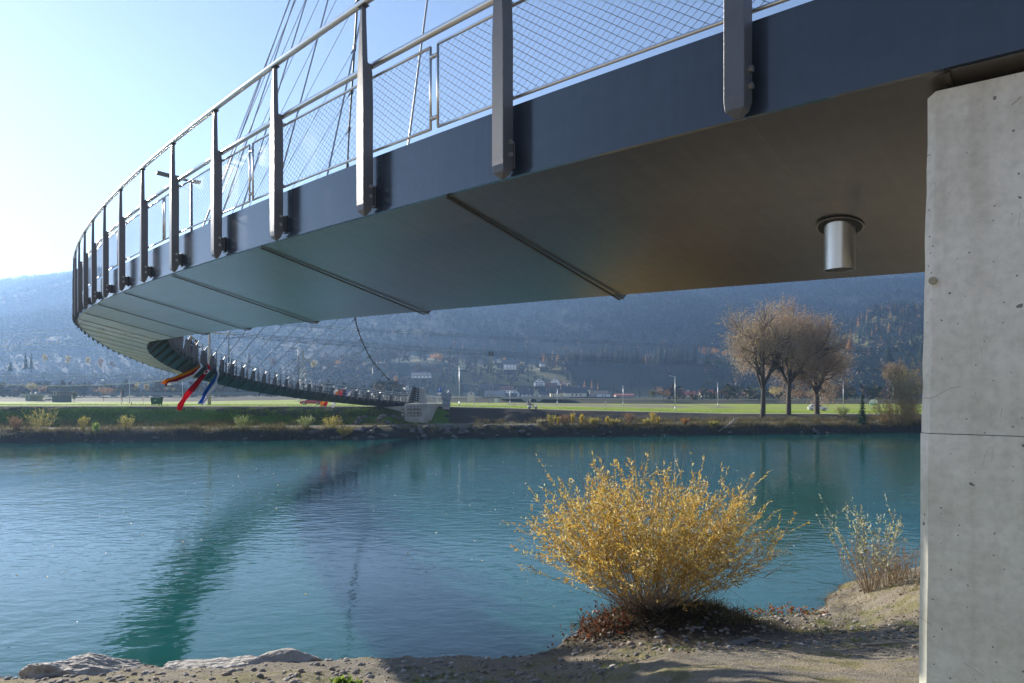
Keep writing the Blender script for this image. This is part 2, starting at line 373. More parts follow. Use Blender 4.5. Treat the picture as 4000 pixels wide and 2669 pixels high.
# ---- net panels: tube frame with a diamond wire net
def net_panel(sa, sb, off, z0, z1, near=False, fine=True):
    g = 0.045; sa += g; sb -= g; n = 9
    A = lambda u, z: D(sa + (sb - sa) * u, off, z)
    mb = MB(); r = 0.011 if near else 0.013
    mb.tube([A(i / n, z1) for i in range(n + 1)], r, 6); mb.tube([A(i / n, z0) for i in range(n + 1)], r, 6)
    mb.tube([A(0, z0), A(0, z1)], r, 6); mb.tube([A(1, z0), A(1, z1)], r, 6)
    if near:
        for u in (0.0, 1.0):
            for z in (z0 + 0.08, z1 - 0.08): mb.tube([A(u, z), A(u + (0.014 if u else -0.014), z)], 0.016, 6)
        for q in (0.25, 0.75):        # clamps on the posts
            for z in (z0, z1): mb.tube([A(q, z), D(sa + (sb - sa) * q, off - 0.06, z)], 0.016, 6)
    fr = bpart(mb, 'net_panel', M['steel'], smooth=True)
    Ls = sb - sa; H = z1 - z0; pw = 0.082; ph = 0.058
    if not fine: pw, ph = 0.16, 0.12
    wr = 0.0019 if near else 0.0021
    if not fine: wr = 0.003
    V = []; Fc = []
    def wire(u0, h0, u1, h1):
        a = A(u0, z0 + h0); b = A(u1, z0 + h1)
        if (b - a).length < 0.01: return
        t = (b - a).normalized(); nrm = t.cross(Vector((0, 0, 1))).normalized(); m2 = t.cross(nrm); k = len(V)
        for p in (a, b):
            for q in range(3):
                an = 2.094 * q; V.append(p + (nrm * math.cos(an) + m2 * math.sin(an)) * wr)
        for q in range(3): Fc.append((k + q, k + (q + 1) % 3, k + 3 + (q + 1) % 3, k + 3 + q))
    run = H * pw / ph
    c = -run
    while c < Ls:
        for sg in (1, -1):
            u0, u1 = c, c + run; h0, h1 = (0, H) if sg > 0 else (H, 0)
            if u0 < 0: h0 += (h1 - h0) * (-u0) / run; u0 = 0
            if u1 > Ls: h1 = h0 + (h1 - h0) * (Ls - u0) / (u1 - u0); u1 = Ls
            wire(u0 / Ls, h0, u1 / Ls, h1)
        c += pw
    if near:      # crimped knots of the net
        nu = int(Ls / pw * 2)
        for i in range(nu):
            for j in range(1, int(H / ph * 2)):
                u = (i * pw / 2); h = j * ph / 2
                if abs(((u - h * pw / ph) / pw) % 1.0) > 0.02 and abs(((u - h * pw / ph) / pw) % 1.0) < 0.98: continue
                if abs((((u + h * pw / ph) - run) / pw + 50) % 1.0) > 0.05 and abs((((u + h * pw / ph) - run) / pw + 50) % 1.0) < 0.95: continue
                p = A(u / Ls, z0 + h); k = len(V); t = (A(1, z0) - A(0, z0)).normalized(); e = 0.0042
                V.extend([p + Vector((0, 0, e)), p - Vector((0, 0, e)), p + t * e * 1.3, p - t * e * 1.3])
                nn = t.cross(Vector((0, 0, 1))) * e * 0.7; V.extend([p + nn, p - nn])
                for f in ((0, 2, 4, 4), (0, 4, 3, 3), (1, 4, 2, 2), (1, 3, 4, 4), (0, 5, 2, 2), (0, 3, 5, 5), (1, 2, 5, 5), (1, 5, 3, 3)): KF.append(tuple(k + x for x in f[:3]))
    me = bpy.data.meshes.new('wire_net'); me.from_pydata([tuple(v) for v in V], [], Fc + KF); KF.clear(); me.materials.append(M['wire']); me.update()
    o = bpy.data.objects.new('wire_net', me); COL.objects.link(o); o.parent = fr
KF = []
for k in range(-3, 35):
    net_panel((1.5 + 2 * k) * SP, (3.5 + 2 * k) * SP, -0.012, 0.515, 1.155, near=(-2 <= k <= 2), fine=(k < 14))
for k in range(0, 21):
    sa = 50.3 + SP * (0.5 + 2 * k); net_panel(sa, sa + 2 * SP, WI + 0.07, 0.50, 1.14, fine=False)

# ---- drain pipe through the soffit
pc = D(-0.03, 1.335, DK * 1.335 / WK)
mb = MB(); ro, ri, zb, zt = 0.094, 0.089, -0.30, 0.05; n = 40; V = []
for (r_, z_) in ((ro, zt), (ro, zb), (ri, zb), (ri, zt)):
    for k in range(n): V.append((pc.x + r_ * math.cos(2 * math.pi * k / n), pc.y + r_ * math.sin(2 * math.pi * k / n), pc.z + z_))
Fc = []
for j in range(3):
    for k in range(n): Fc.append((j * n + k, j * n + (k + 1) % n, (j + 1) * n + (k + 1) % n, (j + 1) * n + k))
mb.add(V, Fc); dp = bpart(mb, 'drain_pipe', M['steel'], smooth=True)
md = dp.modifiers.new('e', 'EDGE_SPLIT'); md.split_angle = R(40)
mb = MB(); V = []; slope = DK / WK
Tn = Vector((math.sin(head(0)), math.cos(head(0)), 0)); Nn = Vector((math.cos(head(0)), -math.sin(head(0)), 0))
for (r_, z_) in ((0.146, -0.0185), (0.144, -0.0205), (0.134, -0.0205), (0.132, -0.0185)):
    for k in range(n):
        a = 2 * math.pi * k / n; p = pc + Tn * (r_ * math.cos(a)) + Nn * (r_ * math.sin(a)); p.z += r_ * math.sin(a) * slope + z_; V.append(p)
mb.add(V, [(j * n + k, j * n + (k + 1) % n, (j + 1) * n + (k + 1) % n, (j + 1) * n + k) for j in range(3) for k in range(n)])
bpart(mb, 'drain_collar', M['soffit'], smooth=True)
mb = MB(); V = []
for k in range(n):
    a = 2 * math.pi * k / n; p = pc + Tn * (0.131 * math.cos(a)) + Nn * (0.131 * math.sin(a)); p.z += 0.131 * math.sin(a) * slope - 0.0205; V.append(p)
mb.add(V, [tuple(range(n))]); bpart(mb, 'drain_gap_shade', M['black'])  # flat black disc: shade of the open gap round the pipe, as colour

# ---- main cable, hangers and their brackets
CX = [1541, 1518.5, 1499.6, 1480.6, 1460.7, 1443.8, 1427, 1411.8, 1399, 1387, 1378, 1370, 1364.5, 1360, 1357.5, 1356.5, 1357.5, 1364, 1374, 1385, 1397]
CY = [1498, 1482, 1463, 1442, 1418.7, 1391.8, 1361, 1327, 1290, 1246.5, 1196, 1138, 1071, 990, 893, 780, 650, 507, 357, 187, 0]
cabp = [P(CX[k], CY[k], 103.5 - 2.9 * k) for k in range(21)]
MAST_TOP = Vector((2.0, 28.0, 53.0))
pk = cabp[-1]; tk = (cabp[-1] - cabp[-2])
for k in range(1, 13):
    t = k / 13.0; h00 = 2*t**3 - 3*t**2 + 1; h10 = t**3 - 2*t**2 + t; h01 = -2*t**3 + 3*t**2; h11 = t**3 - t**2
    cabp.append(pk * h00 + tk * 13 * h10 + MAST_TOP * h01 + Vector((14, -12, 16)) * h11)
ANCH = P(1606, 1534, 101.2)
def crom(pts, n=5):
    out = []
    for i in range(len(pts) - 1):
        a, b = pts[i], pts[i + 1]; m0 = (pts[i + 1] - pts[max(i - 1, 0)]) * (0.5 if i else 1); m1 = (pts[min(i + 2, len(pts) - 1)] - pts[i]) * (0.5 if i + 2 < len(pts) else 1)
        for j in range(n):
            t = j / n; out.append(a * (2*t**3-3*t**2+1) + m0 * (t**3-2*t**2+t) + b * (-2*t**3+3*t**2) + m1 * (t**3-t**2))
    return out + [pts[-1]]
bpart(MB().tube(crom([ANCH] + cabp + [MAST_TOP]), 0.075, 8), 'suspension_cable', M['cable'], smooth=True)
bpart(MB().tube([Vector((27, 19, 2)), MAST_TOP + Vector((0, 0, 0.6))], [0.55, 0.3], 16), 'mast', M['paint'], smooth=True)
for k, c in enumerate(cabp[:32]):
    s = 110.4 - RS * k
    if s < 3: break
    base = D(s, WI + 0.22, 1.26)
    d = (cabp[min(k + 1, len(cabp) - 1)] - cabp[max(k - 1, 0)]).normalized()
    mb = MB().tube([c - d * 0.22, c + d * 0.22], 0.125, 8)
    hdn = (base - c).normalized()
    mb.tube([c + hdn * 0.05, c + hdn * 0.5], 0.05, 6)
    bpart(mb, 'cable_clamp', M['cable'])
    hb = bpart(MB().tube([base, c + hdn * 0.45], 0.020 if s < 55 else 0.034, 6), 'hanger', M['hanger'])
    sk = MB().tube([base - hdn * -0.02, base - hdn * 0.35, base - hdn * 0.42], [0.042, 0.036, 0.02], 8).build('socket', M['socket'], hb)
    mb = MB()
    for t0 in (-0.075, 0.055):
        mb.prism([(WI - 0.12, 0.21), (WI + 0.30, 0.21), (WI + 0.33, 1.30), (WI + 0.17, 1.32), (WI + 0.02, 1.05)], lambda a, c2, sd: D(s + t0 + 0.02 * sd, a, c2))
    bpart(mb, 'hanger_bracket', M['post'])

# ---- near abutment: concrete wall under the bridge end
def conc_mat():
    m = mat('cast_concrete', (0.30, 0.31, 0.305), 0.82); nt = m.node_tree; L = nt.links; b = nt.nodes['Principled BSDF']
    tc = nd(nt, 'ShaderNodeTexCoord'); V = tc.outputs['Object']
    def noise(sc, det=5, rough=0.6, vec=V):
        n = nd(nt, 'ShaderNodeTexNoise'); n.inputs['Scale'].default_value = sc; n.inputs['Detail'].default_value = det; n.inputs['Roughness'].default_value = rough; L.new(vec, n.inputs['Vector']); return n.outputs['Fac']
    def ramp(fac, stops):
        r = nd(nt, 'ShaderNodeValToRGB'); e = r.color_ramp.elements
        while len(e) < len(stops): e.new(0.5)
        for q, (p, c) in zip(e, stops): q.position = p; q.color = (*c, 1)
        L.new(fac, r.inputs['Fac']); return r.outputs['Color']
    def mul(a, c, f=1.0, mode='MULTIPLY'):
        x = nd(nt, 'ShaderNodeMix', data_type='RGBA', blend_type=mode); x.inputs['Factor'].default_value = f
        L.new(a, x.inputs['A']); L.new(c, x.inputs['B']); return x.outputs['Result']
    base = ramp(noise(2.2, 6), [(0.3, (0.64, 0.59, 0.50)), (0.55, (0.78, 0.73, 0.645)), (0.75, (0.84, 0.79, 0.71))])
    fine = ramp(noise(26, 4), [(0.25, (0.82, 0.82, 0.81)), (0.6, (1, 1, 1))]); base = mul(base, fine)
    # greenish damp bloom low down (real staining)
    sx = nd(nt, 'ShaderNodeSeparateXYZ'); L.new(V, sx.inputs[0])
    mr = nd(nt, 'ShaderNodeMapRange'); mr.inputs['From Min'].default_value = 6.2; mr.inputs['From Max'].default_value = 4.4; L.new(sx.outputs['Z'], mr.inputs['Value'])
    ns = nd(nt, 'ShaderNodeMath', operation='MULTIPLY'); L.new(mr.outputs[0], ns.inputs[0]); L.new(noise(4, 4), ns.inputs[1])
    x = nd(nt, 'ShaderNodeMix', data_type='RGBA', blend_type='MULTIPLY'); L.new(ns.outputs[0], x.inputs['Factor']); L.new(base, x.inputs['A']); x.inputs['B'].default_value = (0.82, 0.90, 0.76, 1); base = x.outputs['Result']
    # pores
    def pores(sc, th, dark):
        vo = nd(nt, 'ShaderNodeTexVoronoi'); vo.inputs['Scale'].default_value = sc; vo.inputs['Randomness'].default_value = 1.0
        wv = nd(nt, 'ShaderNodeVectorMath', operation='ADD'); L.new(V, wv.inputs[0])
        nv = nd(nt, 'ShaderNodeTexNoise'); nv.inputs['Scale'].default_value = sc * 1.6; L.new(V, nv.inputs['Vector'])
        sc_ = nd(nt, 'ShaderNodeVectorMath', operation='SCALE'); sc_.inputs['Scale'].default_value = 0.5 / sc; L.new(nv.outputs['Color'], sc_.inputs[0]); L.new(sc_.outputs[0], wv.inputs[1])
        L.new(wv.outputs[0], vo.inputs['Vector'])
        # random size per cell
        sep = nd(nt, 'ShaderNodeSeparateColor'); L.new(vo.outputs['Color'], sep.inputs[0])
        mth = nd(nt, 'ShaderNodeMath', operation='POWER'); L.new(sep.outputs[0], mth.inputs[0]); mth.inputs[1].default_value = 5.0
        mt = nd(nt, 'ShaderNodeMath', operation='MULTIPLY'); L.new(mth.outputs[0], mt.inputs[0]); mt.inputs[1].default_value = th
        lt = nd(nt, 'ShaderNodeMath', operation='LESS_THAN'); L.new(vo.outputs['Distance'], lt.inputs[0]); L.new(mt.outputs[0], lt.inputs[1])
        return lt.outputs[0]
    p1 = pores(16, 0.16, 0.3); p2 = pores(42, 0.20, 0.3)
    mx = nd(nt, 'ShaderNodeMath', operation='MAXIMUM'); L.new(p1, mx.inputs[0]); L.new(p2, mx.inputs[1])
    x = nd(nt, 'ShaderNodeMix', data_type='RGBA'); L.new(mx.outputs[0], x.inputs['Factor']); L.new(base, x.inputs['A']); x.inputs['B'].default_value = (0.22, 0.20, 0.165, 1); base = x.outputs['Result']
    # scratches: thin iso-lines of warped noise, masked
    # run-off stains down the face and cloudy pour marks
    mp = nd(nt, 'ShaderNodeMapping'); mp.inputs['Scale'].default_value = (9, 9, .35); L.new(V, mp.inputs['Vector'])
    base = mul(base, ramp(noise(1.0, 4, .6, mp.outputs['Vector']), [(0.34, (0.90, 0.89, 0.87)), (0.56, (1, 1, 1))]))
    mp = nd(nt, 'ShaderNodeMapping'); mp.inputs['Scale'].default_value = (.8, .8, 3.5); L.new(V, mp.inputs['Vector'])
    base = mul(base, ramp(noise(1.6, 5, .65, mp.outputs['Vector']), [(0.30, (0.92, 0.92, 0.90)), (0.6, (1.03, 1.03, 1.03))]))
    for (sc, ang, w, msk) in ((1.1, 0.5, 0.0011, 0.56), (0.8, -0.7, 0.0009, 0.58)):
        mp = nd(nt, 'ShaderNodeMapping'); mp.inputs['Rotation'].default_value = (ang, ang * 0.6, ang); mp.inputs['Scale'].default_value = (3.0, 0.35, 1.0); L.new(V, mp.inputs['Vector'])
        f = noise(sc, 1.0, 0.4, mp.outputs['Vector'])
        sb = nd(nt, 'ShaderNodeMath', operation='SUBTRACT'); L.new(f, sb.inputs[0]); sb.inputs[1].default_value = 0.5
        ab = nd(nt, 'ShaderNodeMath', operation='ABSOLUTE'); L.new(sb.outputs[0], ab.inputs[0])
        lt = nd(nt, 'ShaderNodeMath', operation='LESS_THAN'); L.new(ab.outputs[0], lt.inputs[0]); lt.inputs[1].default_value = w
        g = nd(nt, 'ShaderNodeMath', operation='GREATER_THAN'); L.new(noise(7, 2), g.inputs[0]); g.inputs[1].default_value = msk
        mm = nd(nt, 'ShaderNodeMath', operation='MULTIPLY'); L.new(lt.outputs[0], mm.inputs[0]); L.new(g.outputs[0], mm.inputs[1])
        x = nd(nt, 'ShaderNodeMix', data_type='RGBA'); L.new(mm.outputs[0], x.inputs['Factor']); L.new(base, x.inputs['A']); x.inputs['B'].default_value = (0.42, 0.36, 0.27, 1); base = x.outputs['Result']
    L.new(base, b.inputs['Base Color'])
    bp = nd(nt, 'ShaderNodeBump'); bp.inputs['Strength'].default_value = 0.35; bp.inputs['Distance'].default_value = 0.004
    ad = nd(nt, 'ShaderNodeMath', operation='SUBTRACT'); L.new(noise(60, 4), ad.inputs[0]); L.new(mx.outputs[0], ad.inputs[1])
    L.new(ad.outputs[0], bp.inputs['Height']); L.new(bp.outputs[0], b.inputs['Normal'])
    return m
M['concrete'] = conc_mat()
def abut_lift(zb, zt_fn, lean0, lean1, out, name, parent, m):
    """a lift of the wall: from station -0.8 backwards; front corner chamfered"""
    sA = -0.80; h = head(-2.0); T = Vector((math.sin(h), math.cos(h), 0)); N = Vector((math.cos(h), -math.sin(h), 0)); C0 = D(sA, 0.08, 0); C0.z = 0
    ch = 0.040; Lb = 11.0; Wb = 2.75
    poly = [(-Lb, -out), (-ch, -out), (0, ch - out * 0), (0, Wb), (-Lb, Wb)]
    rows = 14; V = []; Fc = []; n = len(poly); rr = random.Random(3)
    zs = [zb + (1.0) * i / rows for i in range(rows + 1)]
    for i in range(rows + 1):
        f = i / rows
        for j, (a, b_) in enumerate(poly):
            zt = zt_fn(a, b_); z = zb + (zt - zb) * f
            ln = lean0 + (lean1 - lean0) * f
            p = C0 + T * (a + ln) + N * b_; jit = rr.uniform(-0.0025, 0.0025) if j in (1, 2) else 0
            p += T * jit; p.z = z; V.append(p)
    for i in range(rows):
        for k in range(n): Fc.append((i * n + k, i * n + (k + 1) % n, (i + 1) * n + (k + 1) % n, (i + 1) * n + k))
    Fc.append(tuple(range(n))[::-1]); Fc.append(tuple(rows * n + k for k in range(n)))
    return MB().add(V, Fc).build(name, m, parent)
ab = empty('concrete_abutment', D(-5, 1.4, -6)); ab.location.z = 3.2
tag(ab, 'tall grey concrete abutment wall with pores and a formwork joint under the near bridge end', 'abutment')
sof = lambda a, b_: zdeck(-0.8 + a) + slope * (b_ + 0.08) - 0.058
for (zb, zt, l0, l1, o_) in ((1.5, lambda a, b_: 5.629, 0.06, 0.028, 0.004), (5.632, sof, 0.026, 0.0, 0.0)):
    o = abut_lift(zb, zt, l0, l1, o_, 'wall_lift', ab, M['concrete']); o.matrix_parent_inverse = Matrix.Translation(-ab.location)
mb = MB(); h = head(-2)
for (a, b_) in ((-0.75, 0.9), (-0.75, 2.1)):
    p = D(-0.8 + a, b_, 0); mb.box(p.x - 0.2, p.x + 0.2, p.y - 0.2, p.y + 0.2, sof(a, b_) + 0.002, sof(a, b_) + 0.038)
o = mb.build('bearing', M['black'], ab); o.matrix_parent_inverse = Matrix.Translation(-ab.location)
C0 = D(-0.8, 0.08, 0); hN = head(-2.0); Nw = Vector((math.cos(hN), -math.sin(hN), 0))
for (qx, qy) in ((3646, 1098),):
    ry = Vector(((qx - PX0) / F, 1, 0)); t_ = (C0.x * Nw.x + C0.y * Nw.y) / (ry.x * Nw.x + ry.y * Nw.y); c_ = ry * t_; c_.z = EYE - (qy - PY0) / F * t_
    o = MB().tube([c_ - Nw * .012, c_ + Nw * .01], .017, 20).build('tie_hole_plug', mat('plug_mortar', (0.34, 0.29, 0.21), .9, var=.2, vscale=60), ab); o.matrix_parent_inverse = Matrix.Translation(-ab.location)
# crumbs of mortar left in the joint above the wall
mb = MB(); rr = random.Random(5)
for k in range(60):
    a = -rr.uniform(0.28, 1.2); p = D(-0.8 + a, 0.08 + rr.uniform(0.03, 0.10), 0); p.z = sof(a, 0.0) + 0.004
    mb.sphere(p + Vector((0, 0, 0.004)), (rr.uniform(0.01, 0.03), rr.uniform(0.01, 0.03), rr.uniform(0.005, 0.02)), 5, 4, 0.3, rr)
o = mb.build('mortar_bed', mat('mortar', (0.20, 0.17, 0.10), 0.9, var=0.3, vscale=40), ab); o.matrix_parent_inverse = Matrix.Translation(-ab.location)
# ------------------------------------------------------------------ setting: water, banks, valley, mountain, haze
def vnoise2(x, y, seed=0):
    """smooth value noise, vectorised"""
    x = np.asarray(x, float); y = np.asarray(y, float); xi = np.floor(x).astype(int); yi = np.floor(y).astype(int); fx = x - xi; fy = y - yi
    def hsh(a, b):
        n = (a * 374761393 + b * 668265263 + seed * 144269) & 0x7fffffff; n = ((n ^ (n >> 13)) * 1274126177) & 0x7fffffff
        return ((n ^ (n >> 16)) & 0xffff) / 65535.0
    fx = fx * fx * (3 - 2 * fx); fy = fy * fy * (3 - 2 * fy)
    return (hsh(xi, yi) * (1 - fx) + hsh(xi + 1, yi) * fx) * (1 - fy) + (hsh(xi, yi + 1) * (1 - fx) + hsh(xi + 1, yi + 1) * fx) * fy
def fbm(x, y, oct=4, seed=0):
    r = 0; a = 0.5; t = 0
    for o in range(oct):
        r = r + a * vnoise2(np.asarray(x) * 2**o, np.asarray(y) * 2**o, seed + o); t += a; a *= 0.5
    return r / t - 0.5
def grid_mesh(name, X, Y, Z, m, smooth=True, col=None):
    nv, nu = X.shape; idx = np.arange(nv * nu).reshape(nv, nu)
    Fc = np.stack([idx[:-1, :-1], idx[:-1, 1:], idx[1:, 1:], idx[1:, :-1]], -1).reshape(-1, 4)
    return np_mesh(name, np.stack([X, Y, Z], -1).reshape(-1, 3), Fc, m, None, smooth, col)

def water_mat():
    m = bpy.data.materials.new('river_water'); m.use_nodes = True; nt = m.node_tree; L = nt.links; b = nt.nodes['Principled BSDF']
    b.subsurface_method = 'BURLEY'; b.inputs['Subsurface Weight'].default_value = 0.9; b.inputs['Subsurface Radius'].default_value = (0.7, 2.2, 2.4); b.inputs['Subsurface Scale'].default_value = 1.0
    b.inputs['Base Color'].default_value = (0.013, 0.094, 0.088, 1); b.inputs['Roughness'].default_value = 0.035
    b.inputs['IOR'].default_value = 1.333; b.inputs['Specular IOR Level'].default_value = 0.5
    tc = nd(nt, 'ShaderNodeTexCoord'); V = tc.outputs['Object']
    def ns(scale, stretch, rot=0.0, det=3, dist=0.0):
        mp = nd(nt, 'ShaderNodeMapping'); mp.inputs['Scale'].default_value = stretch; mp.inputs['Rotation'].default_value = (0, 0, rot); L.new(V, mp.inputs['Vector'])
        n = nd(nt, 'ShaderNodeTexNoise'); n.inputs['Scale'].default_value = scale; n.inputs['Detail'].default_value = det; n.inputs['Roughness'].default_value = 0.5
        n.inputs['Distortion'].default_value = dist; L.new(mp.outputs[0], n.inputs['Vector']); return n.outputs['Fac']
    n1 = ns(2.3, (0.55, 1.0, 1), 0.25, 2, 0.4); n2 = ns(7.0, (0.5, 1.0, 1), -0.1, 2); n3 = ns(0.5, (1, 1, 1), 0.5, 2)
    # patches of calmer and livelier water
    calm = nd(nt, 'ShaderNodeValToRGB'); calm.color_ramp.elements[0].position = 0.36; calm.color_ramp.elements[1].position = 0.62
    calm.color_ramp.elements[0].color = (0.28,) * 3 + (1,); L.new(ns(0.07, (1, 0.5, 1), 0.2, 3, 0.6), calm.inputs['Fac'])
    a = nd(nt, 'ShaderNodeMath', operation='MULTIPLY_ADD'); L.new(n2, a.inputs[0]); a.inputs[1].default_value = 0.22; L.new(n1, a.inputs[2])
    a2 = nd(nt, 'ShaderNodeMath', operation='MULTIPLY_ADD'); L.new(n3, a2.inputs[0]); a2.inputs[1].default_value = 1.2; L.new(a.outputs[0], a2.inputs[2])
    mu = nd(nt, 'ShaderNodeMath', operation='MULTIPLY'); mu.inputs[1].default_value = 0.40; L.new(calm.outputs['Color'], mu.inputs[0])
    bp = nd(nt, 'ShaderNodeBump'); bp.inputs['Distance'].default_value = 0.067
    L.new(mu.outputs[0], bp.inputs['Strength']); L.new(a2.outputs[0], bp.inputs['Height']); L.new(bp.outputs[0], b.inputs['Normal'])
    return m
tag(MB().add([(-420, -30, 0), (420, -30, 0), (420, 200, 0), (-420, 200, 0)], [(0, 1, 2, 3)]).build('river_water', water_mat()), 'calm turquoise river with fine ripples', 'river', kind='structure')

def yb(x): return 94.8 + 0.195 * 150 * np.tanh(np.asarray(x, float) / 150)     # far water line
def ztop(x): return np.interp(np.asarray(x, float), [-80, -12, 0, 10, 35, 65], [4.35, 4.1, 3.75, 3.4, 2.75, 2.5])       # top of the far bank
def bank_z(x, v):
    zt = ztop(x)
    xp = [-4, -1.0, 0, 0.5, 1.2, 2.0, 2.8, 3.4, 6.2, 7.2]
    z = np.interp(v, xp, [-2.5, -0.6, 0.0, 0.45, 0.95, 1.30, 1.52, 1.58, 1.62, 1.85])
    up = 1.85 + (zt - 1.85) * np.clip((v - 7.2) / 4.0, 0, 1) ** 0.9
    return np.where(v > 7.2, up, z)
def ground_mat(name, stops, scale, bumpd=0.03, bs=6.0, det=6, extra=None, rough=0.9, stretch=None):
    m = bpy.data.materials.new(name); m.use_nodes = True; nt = m.node_tree; L = nt.links; b = nt.nodes['Principled BSDF']
    b.inputs['Roughness'].default_value = rough; b.inputs['Specular IOR Level'].default_value = 0.2
    tc = nd(nt, 'ShaderNodeTexCoord'); V = tc.outputs['Object']
    if stretch:
        mp = nd(nt, 'ShaderNodeMapping'); mp.inputs['Scale'].default_value = stretch; L.new(V, mp.inputs['Vector']); V = mp.outputs[0]
    n = nd(nt, 'ShaderNodeTexNoise'); n.inputs['Scale'].default_value = scale; n.inputs['Detail'].default_value = det; n.inputs['Roughness'].default_value = 0.65; L.new(V, n.inputs['Vector'])
    r = nd(nt, 'ShaderNodeValToRGB'); e = r.color_ramp.elements
    while len(e) < len(stops): e.new(0.5)
    for q, (p, c) in zip(e, stops): q.position = p; q.color = (*c, 1)
    L.new(n.outputs['Fac'], r.inputs['Fac']); L.new(r.outputs['Color'], b.inputs['Base Color'])
    n2 = nd(nt, 'ShaderNodeTexNoise'); n2.inputs['Scale'].default_value = bs; n2.inputs['Detail'].default_value = 6; n2.inputs['Roughness'].default_value = 0.7; L.new(V, n2.inputs['Vector'])
    bp = nd(nt, 'ShaderNodeBump'); bp.inputs['Strength'].default_value = 1.0; bp.inputs['Distance'].default_value = bumpd; L.new(n2.outputs['Fac'], bp.inputs['Height']); L.new(bp.outputs[0], b.inputs['Normal'])
    return m
def tintmat(name, rough=0.9, var=0.25, sc=3.0, bumpd=0.05, bs=5.0):
    m = ground_mat(name, [(0.3, (1 - var,) * 3), (0.7, (1 + 0 * var,) * 3)], sc, bumpd, bs, rough=rough); nt = m.node_tree; L = nt.links
    a = nd(nt, 'ShaderNodeAttribute', attribute_name='tint'); x = nd(nt, 'ShaderNodeMix', data_type='RGBA', blend_type='MULTIPLY'); x.inputs['Factor'].default_value = 1
    b = nt.nodes['Principled BSDF']; r = b.inputs['Base Color'].links[0].from_socket
    L.new(a.outputs['Color'], x.inputs['A']); L.new(r, x.inputs['B']); L.new(x.outputs['Result'], b.inputs['Base Color']); return m

# far bank: stony toe, gravel bench, grassy or bare earth slope
xs = np.concatenate([np.linspace(-400, -95, 40)[:-1], np.linspace(-95, 120, 330), np.linspace(120, 400, 40)[1:]])
vs = np.concatenate([np.linspace(-4, 0, 4)[:-1], np.linspace(0, 11.6, 52)])
Xg, Vg = np.meshgrid(xs, vs); Zg = bank_z(Xg, Vg)
nz = fbm(Xg * 0.35, Vg * 0.5, 4, 3)
wv = np.clip(Vg / 1.0, 0, 1) * np.clip((11.4 - Vg) / 1.5, 0, 1)
Zg = Zg + nz * wv * np.where((Vg > 3.0) & (Vg < 6.8), 0.12, 0.55)
Yg = yb(Xg) + Vg * 1.02 + fbm(Xg * 0.12, Xg * 0 + 3.3, 3, 9) * 1.6 * np.clip((4 - Vg) / 4, 0, 1)
xc = (Xg[:-1, :-1] + Xg[1:, 1:]) / 2; vc = (Vg[:-1, :-1] + Vg[1:, 1:]) / 2; nn = fbm(xc * 0.22, vc * 0.45, 4, 21)
nn2 = fbm(xc * 0.09, vc * 0.2, 3, 5)
c = np.zeros(xc.shape + (3,)); soil = np.array([0.075, 0.066, 0.052]); grass = np.array([0.10, 0.17, 0.03]); dry = np.array([0.17, 0.15, 0.075]); grav = np.array([0.24, 0.225, 0.19]); dark = np.array([0.045, 0.042, 0.034])
c[:] = soil
gr = (xc < -8 - vc * 0.2 + nn * 5) & (vc > 6.4) & (vc < 10.6 + nn * 3.0 - np.where((xc > -42) & (xc < -16), 1.6, 0))
c[gr] = grass
rg = (xc > -6) & (vc > 6.6); c[rg] = soil
b1 = (vc > 3.0 + nn * 1.2) & (vc < 6.4 + nn * 1.5); c[b1] = grav * 0.9
b2 = (vc > 2.0 + nn) & (vc <= 3.3 + nn * 1.5); c[b2] = dry
b3 = vc <= 1.8 + nn * 0.8; c[b3] = dark
pg = (vc > 3.2) & (vc < 6.6) & (nn2 > 0.10); c[pg] = dry * 0.8
c *= (1 + 0.35 * nn[..., None])
grid_o = grid_mesh('far_bank', Xg, Yg, Zg, tintmat('bank_earth', bumpd=0.12, bs=3.0, sc=2.0), True, c.reshape(-1, 3)); tag(grid_o, 'far river bank', kind='structure')
def on_bank(x, v): return Vector((x, float(yb(x)) + v * 1.02, float(bank_z(x, np.array(v)))))

